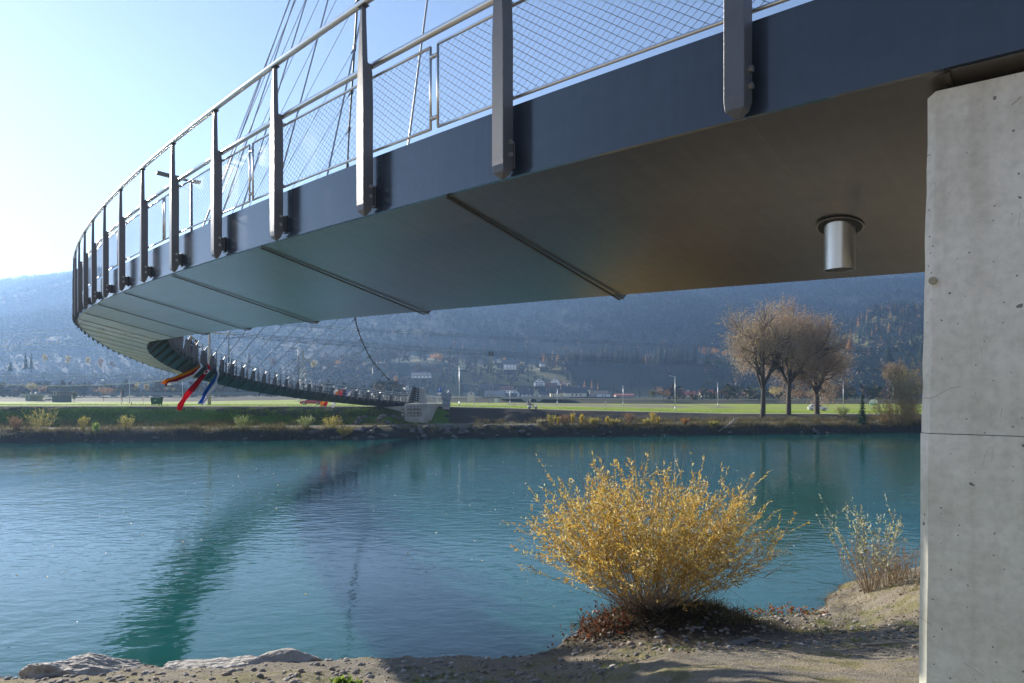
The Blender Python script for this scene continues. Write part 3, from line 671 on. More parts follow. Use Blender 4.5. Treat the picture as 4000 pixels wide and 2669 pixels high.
# the plain: bank-top road, meadow, then hillside and mountain in one sheet
def plain_z(x, y):
    t = np.clip((y - yb(x) - 12) / 150, 0, 1); st = np.clip((y - 284 - 6 * np.sin(x * .02)) / 12, 0, 1)
    return ztop(x) * (1 - t) + np.interp(x, [-80, 60], [3.3, 2.3]) * t + st * np.interp(x, [-80, 60], [1.85, 1.50]) + 0.45 * np.clip((y - 300) / 240, 0, 1)
def ridge_z(x, y):
    r = x / np.maximum(y, 1); f = np.interp(r, [-0.9, -0.75, -0.68, -0.58, -0.3, 0, 0.6, 0.9], [275, 288, 306, 326, 340, 345, 350, 350]); return f * 1.45
def valley_z(x, y):
    x = np.asarray(x, float); y = np.asarray(y, float); r = x / np.maximum(y, 1)
    z = plain_z(x, y)
    terr = np.interp(r, [-0.8, -0.35, -0.28, -0.12, -0.02, 0.03, 0.08, 0.25, 0.33, 0.44, 0.56, 0.62, 0.9], [10, 12, 26, 34, 30, 27, 31, 32, 33, 30, 44, 46, 46])
    y0 = np.interp(r, [-0.8, -0.3, -0.1, 0.08, 0.2, 0.6], [600, 590, 585, 590, 575, 560]); t = np.clip((y - y0) / 100, 0, 1); t = t * t * (3 - 2 * t)
    z = z + terr * t * (1 + 0.35 * fbm(x * 0.012, y * 0.012, 3, 2))
    t2 = np.clip((y - 700) / 130, 0, 1); z = z + 14 * t2
    hill = 46 * np.exp(-((x - 455) / 85) ** 2 - ((y - 800) / 90) ** 2); z = z + hill
    t3 = np.clip((y - 830) / 1500, 0, 1); m = (ridge_z(x, y) - 55) * (t3 ** 0.92)
    gul = fbm(x * 0.0045, y * 0.0035, 4, 31) * 150 + np.abs(fbm(x * 0.006 + y * 0.002, y * 0.001, 3, 8)) * 70 - 15
    z = z + m + gul * np.clip(t3 * 1.6, 0, 1) * np.clip((2360 - y) / 800, 0.12, 1)
    z = z - np.clip((y - 2370) / 200, 0, 1) * 120
    return z
def road_y(x): return yb(x) + 11.9
xs2 = np.concatenate([np.linspace(-2350, -480, 70)[:-1], np.linspace(-480, 600, 150), np.linspace(600, 2350, 66)[1:]])
ys2 = np.concatenate([np.linspace(0, 6, 4)[:-1], np.linspace(6, 60, 14)[:-1], np.linspace(60, 240, 22)[:-1], np.linspace(240, 290, 14)[:-1], np.linspace(290, 420, 14)[:-1], np.linspace(420, 700, 90)[:-1], np.linspace(700, 1800, 100)])
Xv, Tv = np.meshgrid(xs2, ys2); Y0v = yb(Xv) + 11.6 * 1.02
Yv = np.where(Tv < 420, Y0v + Tv * (540 - Y0v) / 420, 540 + (Tv - 420) * (2600 - 540) / 1380); Zv = valley_z(Xv, Yv)
xc = (Xv[:-1, :-1] + Xv[1:, 1:]) / 2; yc = (Yv[:-1, :-1] + Yv[1:, 1:]) / 2; nn = fbm(xc * 0.02, yc * 0.02, 4, 12); n3 = fbm(xc * 0.05, yc * 0.008, 3, 14)
c = np.zeros(xc.shape + (3,)); mead = np.array([0.30, 0.36, 0.05]); wood = np.array([0.014, 0.020, 0.012]); fal = np.array([0.24, 0.22, 0.12]); hgr = np.array([0.17, 0.15, 0.055])
c[:] = mead
c[(yc > 185) & (yc < 262) & (n3 > -0.05) & (xc > 0) & (xc < 95)] = fal
c[(yc > 281)] = np.where(xc[yc > 281][:, None] < -150, fal * 0.5, fal * 0.22); c[(yc > 300)] = np.array([0.045, 0.05, 0.022])
hl = yc > 560; c[hl] = wood * 1.3
c[hl & (nn > 0.02) & (yc < 760) & (xc > -110) & (xc < 60)] = hgr
c[(yc > 690) & (yc < 800) & (n3 > -0.02)] = hgr * 0.9
c[yc > 815] = wood
c *= (1 + 0.3 * fbm(xc * 0.2, yc * 0.2, 3, 4)[..., None])
tag(grid_mesh('valley_ground', Xv, Yv, Zv, tintmat('meadow', bumpd=0.2, bs=0.8, sc=0.35), True, c.reshape(-1, 3)), 'valley floor and mountainside', kind='structure')
# road along the top of the bank
def strip(name, fa, fb, zoff, xr, m, nz=3):
    X = []; V = []
    for x in xr:
        a, b_ = fa(x), fb(x)
        for k in range(nz):
            y = a + (b_ - a) * k / (nz - 1); V.append((x, y, float(valley_z(x, y)) + zoff))
    n = len(xr); Fc = [(i * nz + k, (i + 1) * nz + k, (i + 1) * nz + k + 1, i * nz + k + 1) for i in range(n - 1) for k in range(nz - 1)]
    return tag(np_mesh(name, V, Fc, m, None, True), name.replace('_', ' '), kind='structure')
RX = np.linspace(-200, 220, 200)
strip('bank_road', lambda x: float(yb(x)) + 12.4, lambda x: float(yb(x)) + (17.5 if x < 0 else 16.0), 0.05, RX, ground_mat('road_asphalt', [(0.3, (0.30, 0.29, 0.27)), (0.7, (0.40, 0.39, 0.365))], 1.5, 0.01))
strip('field_path', lambda x: float(yb(x)) + 68 + x * 0.05, lambda x: float(yb(x)) + 71 + x * 0.05, 0.06, RX, ground_mat('path_gravel', [(0.3, (0.30, 0.28, 0.24)), (0.7, (0.42, 0.40, 0.35))], 1.5, 0.01))

strip('embankment_path', lambda x: 298.5 + 6 * math.sin(x * .02), lambda x: 303 + 6 * math.sin(x * .02), 0.12, np.linspace(-260, 300, 200), ground_mat('path_straw', [(0.3, (0.34, 0.30, 0.19)), (0.7, (0.44, 0.40, 0.27))], 1.5, 0.01))
# near bank: gravelly ground falling to the water
NSX = [-400, -60, -30, -12, -8, -5, -2, 1.0, 1.6, 2.6, 4.2, 5.6, 6.4, 7.4, 8.6, 9.4, 10.2, 12, 16, 30, 60, 400]
NSY = [10, 11.5, 13.0, 13.5, 14.3, 14.75, 14.75, 15.1, 16.0, 16.9, 17.2, 17.2, 17.3, 17.7, 18.8, 20.2, 21.0, 22.2, 24.5, 32, 44, 60]
def shore(x): return np.interp(x, NSX, NSY)
def near_z(x, y):
    w = shore(x) - y + fbm(np.asarray(x) * 0.9, np.asarray(y) * 0.9, 3, 40) * 0.9
    z = np.interp(w, [-8, -1.5, 0, 0.25, 0.7, 2.2, 3.5, 6, 9, 15, 22, 60], [-3.0, -0.7, 0.0, 0.16, 0.34, 0.62, 0.90, 1.55, 2.35, 4.05, 4.4, 4.9])
    z = z + fbm(np.asarray(x) * 1.7, np.asarray(y) * 1.7, 4, 41) * 0.055 * np.clip(w / 0.6, 0.1, 1)
    z = z + fbm(np.asarray(x) * 7, np.asarray(y) * 7, 3, 45) * 0.05 + fbm(np.asarray(x) * 10.3, np.asarray(y) * 9.1, 2, 49) * 0.045 + fbm(np.asarray(x) * 3.1, np.asarray(y) * 3.1, 3, 47) * 0.10 * (np.asarray(x) > 7.5) - 0.22 * np.clip((np.asarray(x) - 7) / 2, 0, 1) * np.exp(-((w - 1.2) / 1.0) ** 2)
    md = np.exp(-((x - 3.6) / 1.9) ** 2 - ((y - 15.6) / 0.9) ** 2); return z + 0.62 * md
xs3 = np.concatenate([np.linspace(-400, -14, 40)[:-1], np.linspace(-14, 22, 400), np.linspace(22, 400, 40)[1:]])
tt = np.concatenate([np.linspace(-4, -0.6, 8)[:-1], np.linspace(-0.6, 8.5, 150)[:-1], np.linspace(8.5, 70, 50)])
Xn, Tn_ = np.meshgrid(xs3, tt); Yn = shore(Xn) - Tn_; Zn = near_z(Xn, Yn)
xc = (Xn[:-1, :-1] + Xn[1:, 1:]) / 2; yc = (Yn[:-1, :-1] + Yn[1:, 1:]) / 2; tcn = (Tn_[:-1, :-1] + Tn_[1:, 1:]) / 2
nn = fbm(xc * 0.8, yc * 0.8, 4, 50); n4 = fbm(xc * 3, yc * 3, 3, 51)
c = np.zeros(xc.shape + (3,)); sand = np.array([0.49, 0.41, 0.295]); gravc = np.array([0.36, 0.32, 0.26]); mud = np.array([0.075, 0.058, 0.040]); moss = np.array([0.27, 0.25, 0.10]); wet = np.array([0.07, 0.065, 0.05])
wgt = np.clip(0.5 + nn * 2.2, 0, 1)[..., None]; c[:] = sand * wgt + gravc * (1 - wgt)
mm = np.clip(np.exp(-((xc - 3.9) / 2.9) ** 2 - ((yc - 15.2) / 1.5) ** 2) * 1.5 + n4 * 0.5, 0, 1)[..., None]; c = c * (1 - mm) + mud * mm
ms = np.clip((n4 * 2.0 + nn * 1.6 - 0.12) * 1.5, 0, 0.75)[..., None]; c = c * (1 - ms) + moss * ms
wt = np.clip(1 - tcn / 0.25, 0, 1)[..., None]; c = c * (1 - wt) + wet * wt
c *= (1 + 0.5 * n4[..., None])
tag(grid_mesh('near_bank', Xn, Yn, Zn, tintmat('gravel_earth', bumpd=0.085, bs=24, sc=38, var=0.5), True, c.reshape(-1, 3)), 'near river bank', kind='structure')
def on_near(x, y): return Vector((x, y, float(near_z(x, np.array(y)))))

# haze over the valley
hz = MB().box(-2500, 2500, -90, 2680, -4.2, 590).build('haze', bpy.data.materials.new('haze_air')); hz['kind'] = 'stuff'; hz['label'] = 'thin blue valley haze'
hm = hz.data.materials[0]; hm.use_nodes = True; hm.node_tree.nodes.clear(); ho = hm.node_tree.nodes.new('ShaderNodeOutputMaterial'); hv = hm.node_tree.nodes.new('ShaderNodeVolumePrincipled')
hv.inputs['Color'].default_value = (0.33, 0.54, 0.90, 1); hv.inputs['Density'].default_value = 0.00026; hv.inputs['Anisotropy'].default_value = 0.42
hm.node_tree.links.new(hv.outputs[0], ho.inputs['Volume'])
# ------------------------------------------------------------------ vegetation
M['leaf'] = leafmat('leaf', 0.5, 0.5); M['needle'] = leafmat('needles', 0.75, 0.2); M['twig'] = mat('twig_bark', (0.40, 0.31, 0.23), 0.8, var=0.25, vscale=8)
M['bark'] = mat('tree_bark', (0.075, 0.062, 0.05), 0.9, var=0.3, vscale=4, bump=0.6, bscale=14)
M['grassy'] = leafmat('grass_blades', 0.7, 0.35)
def unit(v): return v / np.maximum(np.linalg.norm(v, axis=-1, keepdims=True), 1e-9)
def leaves(pos, dirs, ln, wd, g, curl=0.25):
    """pointed leaves as four-sided blades; returns V,F"""
    n = len(pos); dirs = unit(dirs); rnd = unit(g.normal(size=(n, 3))); side = unit(np.cross(dirs, rnd)); nrm = np.cross(side, dirs)
    ln = np.broadcast_to(ln, (n,))[:, None]; wd = np.broadcast_to(wd, (n,))[:, None]
    a = pos; b_ = pos + dirs * ln * 0.45 + side * wd * 0.5 + nrm * ln * 0.06; c_ = pos + dirs * ln - nrm * ln * curl * 0.5; d_ = pos + dirs * ln * 0.45 - side * wd * 0.5 + nrm * ln * 0.06
    V = np.stack([a, b_, c_, d_], 1).reshape(-1, 3); return V, np.arange(n * 4).reshape(n, 4)
def palette(n, cols, wts, g, jit=0.18):
    cols = np.array(cols); w = np.array(wts, float); c = cols[g.choice(len(cols), n, p=w / w.sum())]
    return np.clip(c * (1 + g.uniform(-jit, jit, (n, 1))), 0.003, 0.95)
def tubes_np(segs, r0, r1, k=3):
    """segs (n,2,3) -> prisms"""
    a = segs[:, 0]; b_ = segs[:, 1]; t = unit(b_ - a); up = np.where(np.abs(t[:, 2:3]) < 0.9, np.array([[0, 0, 1.]]), np.array([[1., 0, 0]])); u = unit(np.cross(t, up)); w = np.cross(t, u); n = len(a)
    V = np.zeros((n, 2 * k, 3)); r0 = np.broadcast_to(r0, (n,))[:, None]; r1 = np.broadcast_to(r1, (n,))[:, None]
    for q in range(k):
        an = 2 * math.pi * q / k; dd = u * math.cos(an) + w * math.sin(an); V[:, q] = a + dd * r0; V[:, k + q] = b_ + dd * r1
    base = (np.arange(n) * 2 * k)[:, None]
    Fc = np.concatenate([base + np.array([[q, (q + 1) % k, k + (q + 1) % k, k + q]]) for q in range(k)], 0)
    return V.reshape(-1, 3), Fc

def shrub_mesh(g, nst, height, spread, leafn, cols, wts, leaf_l, leaf_w, bare=0.35, lean=(0, 0), base_r=0.3, stem_r=0.006, fan=1.25, droop=0.15, nb=7, twigs=3):
    """fan of slender stems from one stool; leaves on the outer part. Returns stems(V,F), leaves(V,F,col), in local space"""
    segs = []; rr0 = []; rr1 = []; lp = []; ld = []
    for i in range(nst):
        az = g.uniform(0, 2 * math.pi); el = fan * math.sqrt(g.uniform(0, 1)); bp = np.array([math.cos(az) * base_r * g.uniform(0, 1) * spread[0], math.sin(az) * base_r * g.uniform(0, 1) * spread[1], 0])
        d = np.array([math.sin(el) * math.cos(az) * spread[0] + lean[0], math.sin(el) * math.sin(az) * spread[1] + lean[1], math.cos(el) * 1.0 + 0.12]); d /= np.linalg.norm(d)
        L = height * g.uniform(0.74, 1.0) * (0.86 + 0.10 * min(1, el) - 0.14 * max(0, el - 0.9)); p = bp; pts = [p]
        for j in range(nb):
            d = d + g.normal(size=3) * 0.06 + np.array([0, 0, 0.06 - droop * 0.3 * j / nb]); d /= np.linalg.norm(d); p = p + d * L / nb; pts.append(p)
        for j in range(nb):
            segs.append((pts[j], pts[j + 1])); rr0.append(stem_r * (1.15 - j / nb)); rr1.append(stem_r * (1.15 - (j + 1) / nb))
        for q in range(twigs):      # side twigs
            j = int(g.integers(2, nb)); f = g.uniform(0, 1); s0 = pts[j] * (1 - f) + pts[min(j + 1, nb)] * f; td = (pts[j] - pts[j - 1]); td = td / np.linalg.norm(td) + g.normal(size=3) * 0.5; td /= np.linalg.norm(td); tl = L * g.uniform(0.10, 0.26); e = s0 + td * tl + np.array([0, 0, tl * 0.2])
            segs.append((s0, e)); rr0.append(stem_r * 0.45); rr1.append(stem_r * 0.15)
            m = max(1, int(leafn / nst * 0.18))
            for _ in range(m):
                f = g.uniform(0.15, 1.05); lp.append(s0 + (e - s0) * f); dd = td + g.normal(size=3) * 0.55; ld.append(dd)
        m = max(1, int(leafn / nst * (1 - 0.18 * twigs)))
        for _ in range(m):
            f = bare + (1.0 - bare) * g.uniform(0, 1) ** 0.8; x = f * nb; j = min(int(x), nb - 1); s0 = pts[j] + (pts[j + 1] - pts[j]) * (x - j)
            lp.append(s0); ld.append((pts[j + 1] - pts[j]) / np.linalg.norm(pts[j + 1] - pts[j]) * 0.8 + g.normal(size=3) * 0.55)
    sv = tubes_np(np.array(segs), np.array(rr0), np.array(rr1), 3); lp = np.array(lp); ld = np.array(ld); n = len(lp)
    lv, lf = leaves(lp, ld, leaf_l * g.uniform(0.6, 1.25, n), leaf_w * g.uniform(0.7, 1.2, n), g)
    return sv, (lv, lf, palette(n, cols, wts, g))
def shrub(name, label, cat, loc, seed, group=None, stem_mat='twig', **kw):
    g = np.random.default_rng(seed); (sv, sf), (lv, lf, lc) = shrub_mesh(g, **kw)
    t = empty(name, loc); tag(t, label, cat, group); np_mesh('stems', sv, sf, M[stem_mat], t); np_mesh('foliage', lv, lf, M['leaf'], t, False, lc); return t

YEL = [(0.72, 0.47, 0.09), (0.58, 0.34, 0.05), (0.56, 0.45, 0.11), (0.86, 0.72, 0.36), (0.36, 0.19, 0.04), (0.36, 0.36, 0.07)]
w = shrub('willow_shrub', 'large golden willow shrub fanning up from a dark root mound at the near water edge', 'shrub', on_near(3.12, 15.55) - Vector((0, 0, 0.05)), 11,
      nst=380, height=3.5, spread=(0.88, 0.66), leafn=36000, cols=YEL, wts=[5, 4, 3, 2.4, 2, 1], leaf_l=0.095, leaf_w=0.024, bare=0.27, base_r=0.75, stem_r=0.0062, fan=1.36, twigs=3)
# bare whips standing out of the crown, and the leaning right-hand branch
g = np.random.default_rng(3); segs = []
for k in range(30):
    az = g.uniform(0, 6.28); el = g.uniform(0, 0.9); d = np.array([math.sin(el) * math.cos(az), 0.5 * math.sin(el) * math.sin(az), math.cos(el)]); p0 = d * 2.2 + np.array([0, 0, .1]); L = g.uniform(1.0, 1.6)
    p1 = p0 + d * L * 0.6 + g.normal(size=3) * 0.05; p2 = p1 + d * L * 0.4 + np.array([0, 0, 0.1]); segs += [(p0, p1), (p1, p2)]
for k in range(26):
    d = np.array([1.0, g.uniform(-.35, .35), g.uniform(0.35, 1.5)]); d /= np.linalg.norm(d); p0 = np.array([1.2, 0, 0.3]) + g.normal(size=3) * 0.2; L = g.uniform(1.2, 2.4); p1 = p0 + d * L * .6; p2 = p1 + (d + np.array([.1, 0, .3])) * L * .4; segs += [(p0, p1), (p1, p2)]
    for q in range(3): segs.append((p1, p1 + (d + g.normal(size=3) * 0.5) * g.uniform(.2, .6)))
V, Fc = tubes_np(np.array(segs), 0.005, 0.002, 3)
st0 = [c for c in w.children if c.name.startswith('stems')][0]; m0 = st0.data; nv0 = len(m0.vertices); co = np.zeros(nv0 * 3, np.float32); m0.vertices.foreach_get('co', co); li = np.zeros(len(m0.loops), np.int32); m0.loops.foreach_get('vertex_index', li)
st1 = np_mesh('stems', np.concatenate([co.reshape(-1, 3), V]), np.concatenate([li.reshape(-1, 4), Fc + nv0]), M['twig'], w); bpy.data.objects.remove(st0); st1.name = 'stems'
# dead grass, roots and old stems tangled on the mound
n = 2600; a = g.uniform(0, 6.28, n); r = np.sqrt(g.uniform(0, 1, n)); x = 0.35 + np.cos(a) * r * 2.0; y = np.sin(a) * r * 0.95 - 0.1
pz = np.array([near_z(3.25 + xx, np.array(15.55 + yy)) for xx, yy in zip(x, y)]) - w.location.z
pos = np.stack([x, y, pz], 1); dr = g.normal(size=(n, 3)) * np.array([1, .8, .35]) + np.array([0, -0.25, 0.35])
V, Fc = leaves(pos, dr, g.uniform(0.15, 0.55, n), g.uniform(0.008, 0.02, n), g, 0.6); np_mesh('root_thatch', V, Fc, M['grassy'], w, False, palette(n, [(0.06, 0.045, 0.03), (0.11, 0.08, 0.05), (0.045, 0.04, 0.025), (0.08, 0.09, 0.03), (0.17, 0.13, 0.08)], [5, 4, 4, 1.2, 1], g))
n = 420; pos = np.stack([g.normal(-1.2, 0.36, n), g.normal(-0.7, 0.26, n), np.zeros(n)], 1); pos[:, 2] = [near_z(3.25 + p[0], np.array(15.55 + p[1])) - w.location.z for p in pos]; pos[:, 2] += np.abs(g.normal(0.12, 0.2, n))
V, Fc = leaves(pos, g.normal(size=(n, 3)) + np.array([0, -.3, -.2]), g.uniform(0.05, 0.11, n), g.uniform(0.04, 0.08, n), g, .3); np_mesh('creeper', V, Fc, M['leaf'], w, False, palette(n, [(0.12, 0.045, 0.025), (0.20, 0.085, 0.04), (0.09, 0.04, 0.025), (0.24, 0.05, 0.03)], [4, 3, 3, 1], g))

shrub('willow_sapling', 'pale silvery willow sapling between the golden shrub and the near concrete wall', 'shrub', on_near(9.9, 18.9) - Vector((0, 0, 0.05)), 21,
      nst=26, height=2.75, spread=(0.75, 0.6), leafn=800, cols=[(0.42, 0.44, 0.30), (0.30, 0.33, 0.14), (0.52, 0.52, 0.40), (0.42, 0.30, 0.08)], wts=[4, 3, 3, 1], leaf_l=0.115, leaf_w=0.045, bare=0.40, base_r=0.25, stem_r=0.011, fan=0.95, lean=(-0.12, 0), twigs=3)
shrub('dry_weeds', 'rust brown dry weeds beside the concrete wall on the near shore', 'weeds', on_near(11.35, 19.9) - Vector((0, 0, 0.05)), 22,
      nst=170, height=1.30, spread=(1.15, 0.6), leafn=3600, cols=[(0.34, 0.18, 0.07), (0.26, 0.12, 0.05), (0.42, 0.27, 0.11), (0.30, 0.22, 0.08)], wts=[4, 3, 2, 2], leaf_l=0.05, leaf_w=0.022, bare=0.15, base_r=1.6, stem_r=0.005, fan=0.45, twigs=3)
shrub('dry_weeds', 'low straw coloured weeds at the foot of the silvery willow sapling', 'weeds', on_near(10.25, 18.75) - Vector((0, 0, 0.05)), 23,
      nst=90, height=0.95, spread=(1.1, 0.6), leafn=1500, cols=[(0.34, 0.23, 0.10), (0.28, 0.16, 0.07), (0.40, 0.33, 0.14)], wts=[4, 3, 2], leaf_l=0.05, leaf_w=0.02, bare=0.15, base_r=0.8, stem_r=0.004, fan=0.6, twigs=2)
shrub('red_creeper', 'low red and green creeper at the water edge right of the golden shrub', 'creeper', on_near(6.9, 17.25) - Vector((0, 0, 0.03)), 24,
      nst=80, height=0.36, spread=(1.9, 0.5), leafn=600, cols=[(0.30, 0.06, 0.03), (0.36, 0.16, 0.05), (0.16, 0.17, 0.04)], wts=[4, 2, 3], leaf_l=0.07, leaf_w=0.045, bare=0.1, base_r=0.5, stem_r=0.003, fan=1.2, twigs=2)
# leafy rosette on the shore, dead twig
n = 60; pos = np.tile(np.array([[0, 0, 0.02]]), (n, 1)) + g.normal(size=(n, 3)) * np.array([.13, .06, .02]); V, Fc = leaves(pos, g.normal(size=(n, 3)) * np.array([1, .7, .3]) + np.array([0, 0, .7]), g.uniform(.08, .16, n), g.uniform(.05, .09, n), g, .3)
t = np_mesh('leafy_weed', V, Fc, M['leaf'], None, False, palette(n, [(0.16, 0.26, 0.03), (0.22, 0.30, 0.05)], [1, 1], g)); t.location = on_near(-2.95, 12.0); tag(t, 'bright green leafy weed on the sunlit gravel at the bottom edge', 'weed')

# pebbles, litter and tufts on the near bank
def stones(n, xr, wr, smin, smax, g, power=3.0):
    x = g.uniform(*xr, n); w_ = g.uniform(*wr, n); y = shore(x) - w_; s = smin + (smax - smin) * g.uniform(0, 1, n) ** power
    ico = [(0, 0, 1)] + [(math.cos(q * 1.2566) * .9, math.sin(q * 1.2566) * .9, .42) for q in range(5)] + [(math.cos(q * 1.2566 + .63) * .9, math.sin(q * 1.2566 + .63) * .9, -.42) for q in range(5)] + [(0, 0, -1)]
    fi = [(0, 1 + q, 1 + (q + 1) % 5) for q in range(5)] + [(1 + q, 6 + q, 1 + (q + 1) % 5) for q in range(5)] + [(1 + (q + 1) % 5, 6 + q, 6 + (q + 1) % 5) for q in range(5)] + [(11, 6 + (q + 1) % 5, 6 + q) for q in range(5)]
    ico = np.array(ico); fi = np.array(fi); m = len(ico)
    V = ico[None] * (1 + g.uniform(-.28, .28, (n, m, 1))) * np.stack([s * g.uniform(.8, 1.5, n), s * g.uniform(.7, 1.2, n), s * g.uniform(.4, .8, n)], 1)[:, None]
    a = g.uniform(0, 6.28, n); ca, sa = np.cos(a)[:, None], np.sin(a)[:, None]; X = V[..., 0] * ca - V[..., 1] * sa; Y = V[..., 0] * sa + V[..., 1] * ca
    z = near_z(x, y); V = np.stack([X + x[:, None], Y + y[:, None], V[..., 2] + z[:, None] + s[:, None] * .15], -1)
    Fc = (np.arange(n)[:, None, None] * m + fi[None]).reshape(-1, 3); return V.reshape(-1, 3), Fc, n, len(fi)
g = np.random.default_rng(31)
V1, F1, n1, k1 = stones(9000, (-13, 8), (0.05, 5.0), 0.006, 0.075, g, 7.5)
col = np.repeat(palette(n1, [(0.33, 0.30, 0.27), (0.23, 0.215, 0.20), (0.44, 0.41, 0.37), (0.28, 0.24, 0.19), (0.35, 0.29, 0.24)], [4, 3, 1.5, 2, 1], g), k1, 0)
tag(np_mesh('pebbles', V1, F1, tintmat('pebble', bumpd=0.01, bs=30), None, False, col), 'grey pebbles scattered over the near bank', 'pebbles', kind='stuff')
V1, F1, n1, k1 = stones(1500, (6, 14), (0.3, 9.0), 0.006, 0.05, g, 4.0)
tag(np_mesh('pebbles', V1, F1, bpy.data.materials['pebble'], None, False, np.repeat(palette(n1, [(0.30, 0.26, 0.20), (0.22, 0.18, 0.13)], [1, 1], g), k1, 0)), 'small stones on the sandy path', 'pebbles', kind='stuff')
n = 5200; x = g.uniform(-1.0, 12, n); y = shore(x) - g.uniform(0.1, 6.5, n); keep = g.uniform(0, 1, n) < np.clip(0.20 + fbm(x * 0.8, y * 0.8, 3, 77) * 2.2 + np.exp(-((x - 4) / 2.4) ** 2 - ((y - 14.8) / 1.3) ** 2), 0, 1); x, y = x[keep], y[keep]; n = len(x)
V, Fc = leaves(np.stack([x, y, near_z(x, y) + 0.012], 1), g.normal(size=(n, 3)) * np.array([1, 1, .22]), g.uniform(.03, .10, n), g.uniform(.012, .04, n), g, .4)
tag(np_mesh('leaf_litter', V, Fc, M['leaf'], None, False, palette(n, [(0.22, 0.14, 0.07), (0.32, 0.24, 0.13), (0.12, 0.08, 0.05), (0.40, 0.33, 0.20)], [4, 3, 3, 1], g)), 'dead leaves lying on the near bank', 'leaves', kind='stuff')
def blades(cent, per, rad, hmin, hmax, wd, cols, wts, zf, g, up=1.0):
    P_ = []; 
    for (cx, cyy) in cent:
        m = per; P_.append(np.stack([cx + g.normal(size=m) * rad, cyy + g.normal(size=m) * rad * .7], 1))
    P_ = np.concatenate(P_); n = len(P_); z = zf(P_[:, 0], P_[:, 1]); dr = g.normal(size=(n, 3)) * 0.45 + np.array([0, 0, up])
    V, Fc = leaves(np.stack([P_[:, 0], P_[:, 1], z], 1), dr, g.uniform(hmin, hmax, n), wd, g, 0.5); return V, Fc, palette(n, cols, wts, g)
ct = [(2.6, 12.85), (2.9, 12.8), (3.25, 12.9), (-1.6, 11.9), (-1.1, 12.2), (-3.2, 11.8), (5.6, 15.0), (7.3, 16.0), (8.6, 16.6), (9.2, 17.4), (6.6, 14.2), (10.2, 18.2), (8.2, 15.4), (1.9, 14.7), (-1.9, 13.2), (-0.4, 12.0)] + [(g.uniform(4.5, 10.5), g.uniform(11.8, 17)) for _ in range(40)] + [(g.uniform(-5, 3), g.uniform(11.6, 13.6)) for _ in range(16)]
V, Fc, cc = blades(ct, 46, .13, .04, .13, .007, [(0.16, 0.23, 0.03), (0.22, 0.26, 0.06), (0.28, 0.24, 0.09)], [4, 3, 1], near_z, g, 0.8)
tag(np_mesh('grass_tufts', V, Fc, M['grassy'], None, False, cc), 'short green grass tufts on the near bank', 'grass', kind='stuff')
ct = [(g.uniform(8.3, 13), g.uniform(16.3, 20.5)) for _ in range(60)] + [(g.uniform(1.5, 5.8), g.uniform(14.6, 16.6)) for _ in range(40)]
V, Fc, cc = blades(ct, 40, .16, .08, .30, .008, [(0.34, 0.27, 0.13), (0.26, 0.19, 0.09), (0.20, 0.21, 0.06), (0.14, 0.10, 0.06)], [4, 3, 2, 2], near_z, g, 0.55)
tag(np_mesh('dry_grass', V, Fc, M['grassy'], None, False, cc), 'dry straw grass on the near bank around the shrubs', 'grass', kind='stuff')
# floating leaves
n = 260; x = g.uniform(-22, 22, n); y = g.uniform(16, 60, n) ** 1.0; pos = np.stack([x, y, np.full(n, 0.012)], 1); dr = g.normal(size=(n, 3)) * np.array([1, 1, .06])
V, Fc = leaves(pos, dr, g.uniform(.05, .12, n), g.uniform(.03, .06, n), g, .05); tag(np_mesh('floating_leaves', V, Fc, M['leaf'], None, False, palette(n, [(0.62, 0.55, 0.40), (0.55, 0.45, 0.25), (0.70, 0.68, 0.6)], [2, 1, 2], g)), 'fallen leaves drifting on the river', 'leaves', kind='stuff')

# shore rocks, bottom left
def rock_mesh(g, size, flat=0.6, sub=3, rough=0.30):
    bm = bmesh.new(); bmesh.ops.create_icosphere(bm, subdivisions=sub, radius=1.0); ax = g.uniform(-50, 50, 3)
    pl = [(unit(g.normal(size=3)), g.uniform(0.55, 0.85)) for _ in range(9)]
    for v in bm.verts:
        p = np.array(v.co)
        for (nn, dd) in pl:
            e = p @ nn - dd
            if e > 0: p = p - nn * e * 0.9
        k = 1 + rough * (0.5 * float(fbm(p[0] * 2 + ax[0], p[1] * 2 + p[2] * 1.7 + ax[1], 4, 60)) - .22 * abs(float(fbm(p[0] * 4 + p[2] + ax[2], p[1] * 9 + p[2] * 3 + ax[1], 4, 61)))); p = p * k * np.array(size); v.co = p
    me = bpy.data.meshes.new('rock'); bm.to_mesh(me); bm.free(); return me
M['rock'] = mat('grey_rock', (0.075, 0.073, 0.07), 0.9, color2=(0.17, 0.16, 0.15), vscale=2.5, bump=0.9, bscale=7, detail=8)
M['rock2'] = mat('shore_rock', (0.28, 0.25, 0.22), 0.85, color2=(0.46, 0.43, 0.39), vscale=2.2, bump=1.0, bscale=6, detail=9)
for n_ in M['rock2'].node_tree.nodes:
    if n_.type == 'BUMP': n_.inputs['Distance'].default_value = 0.12
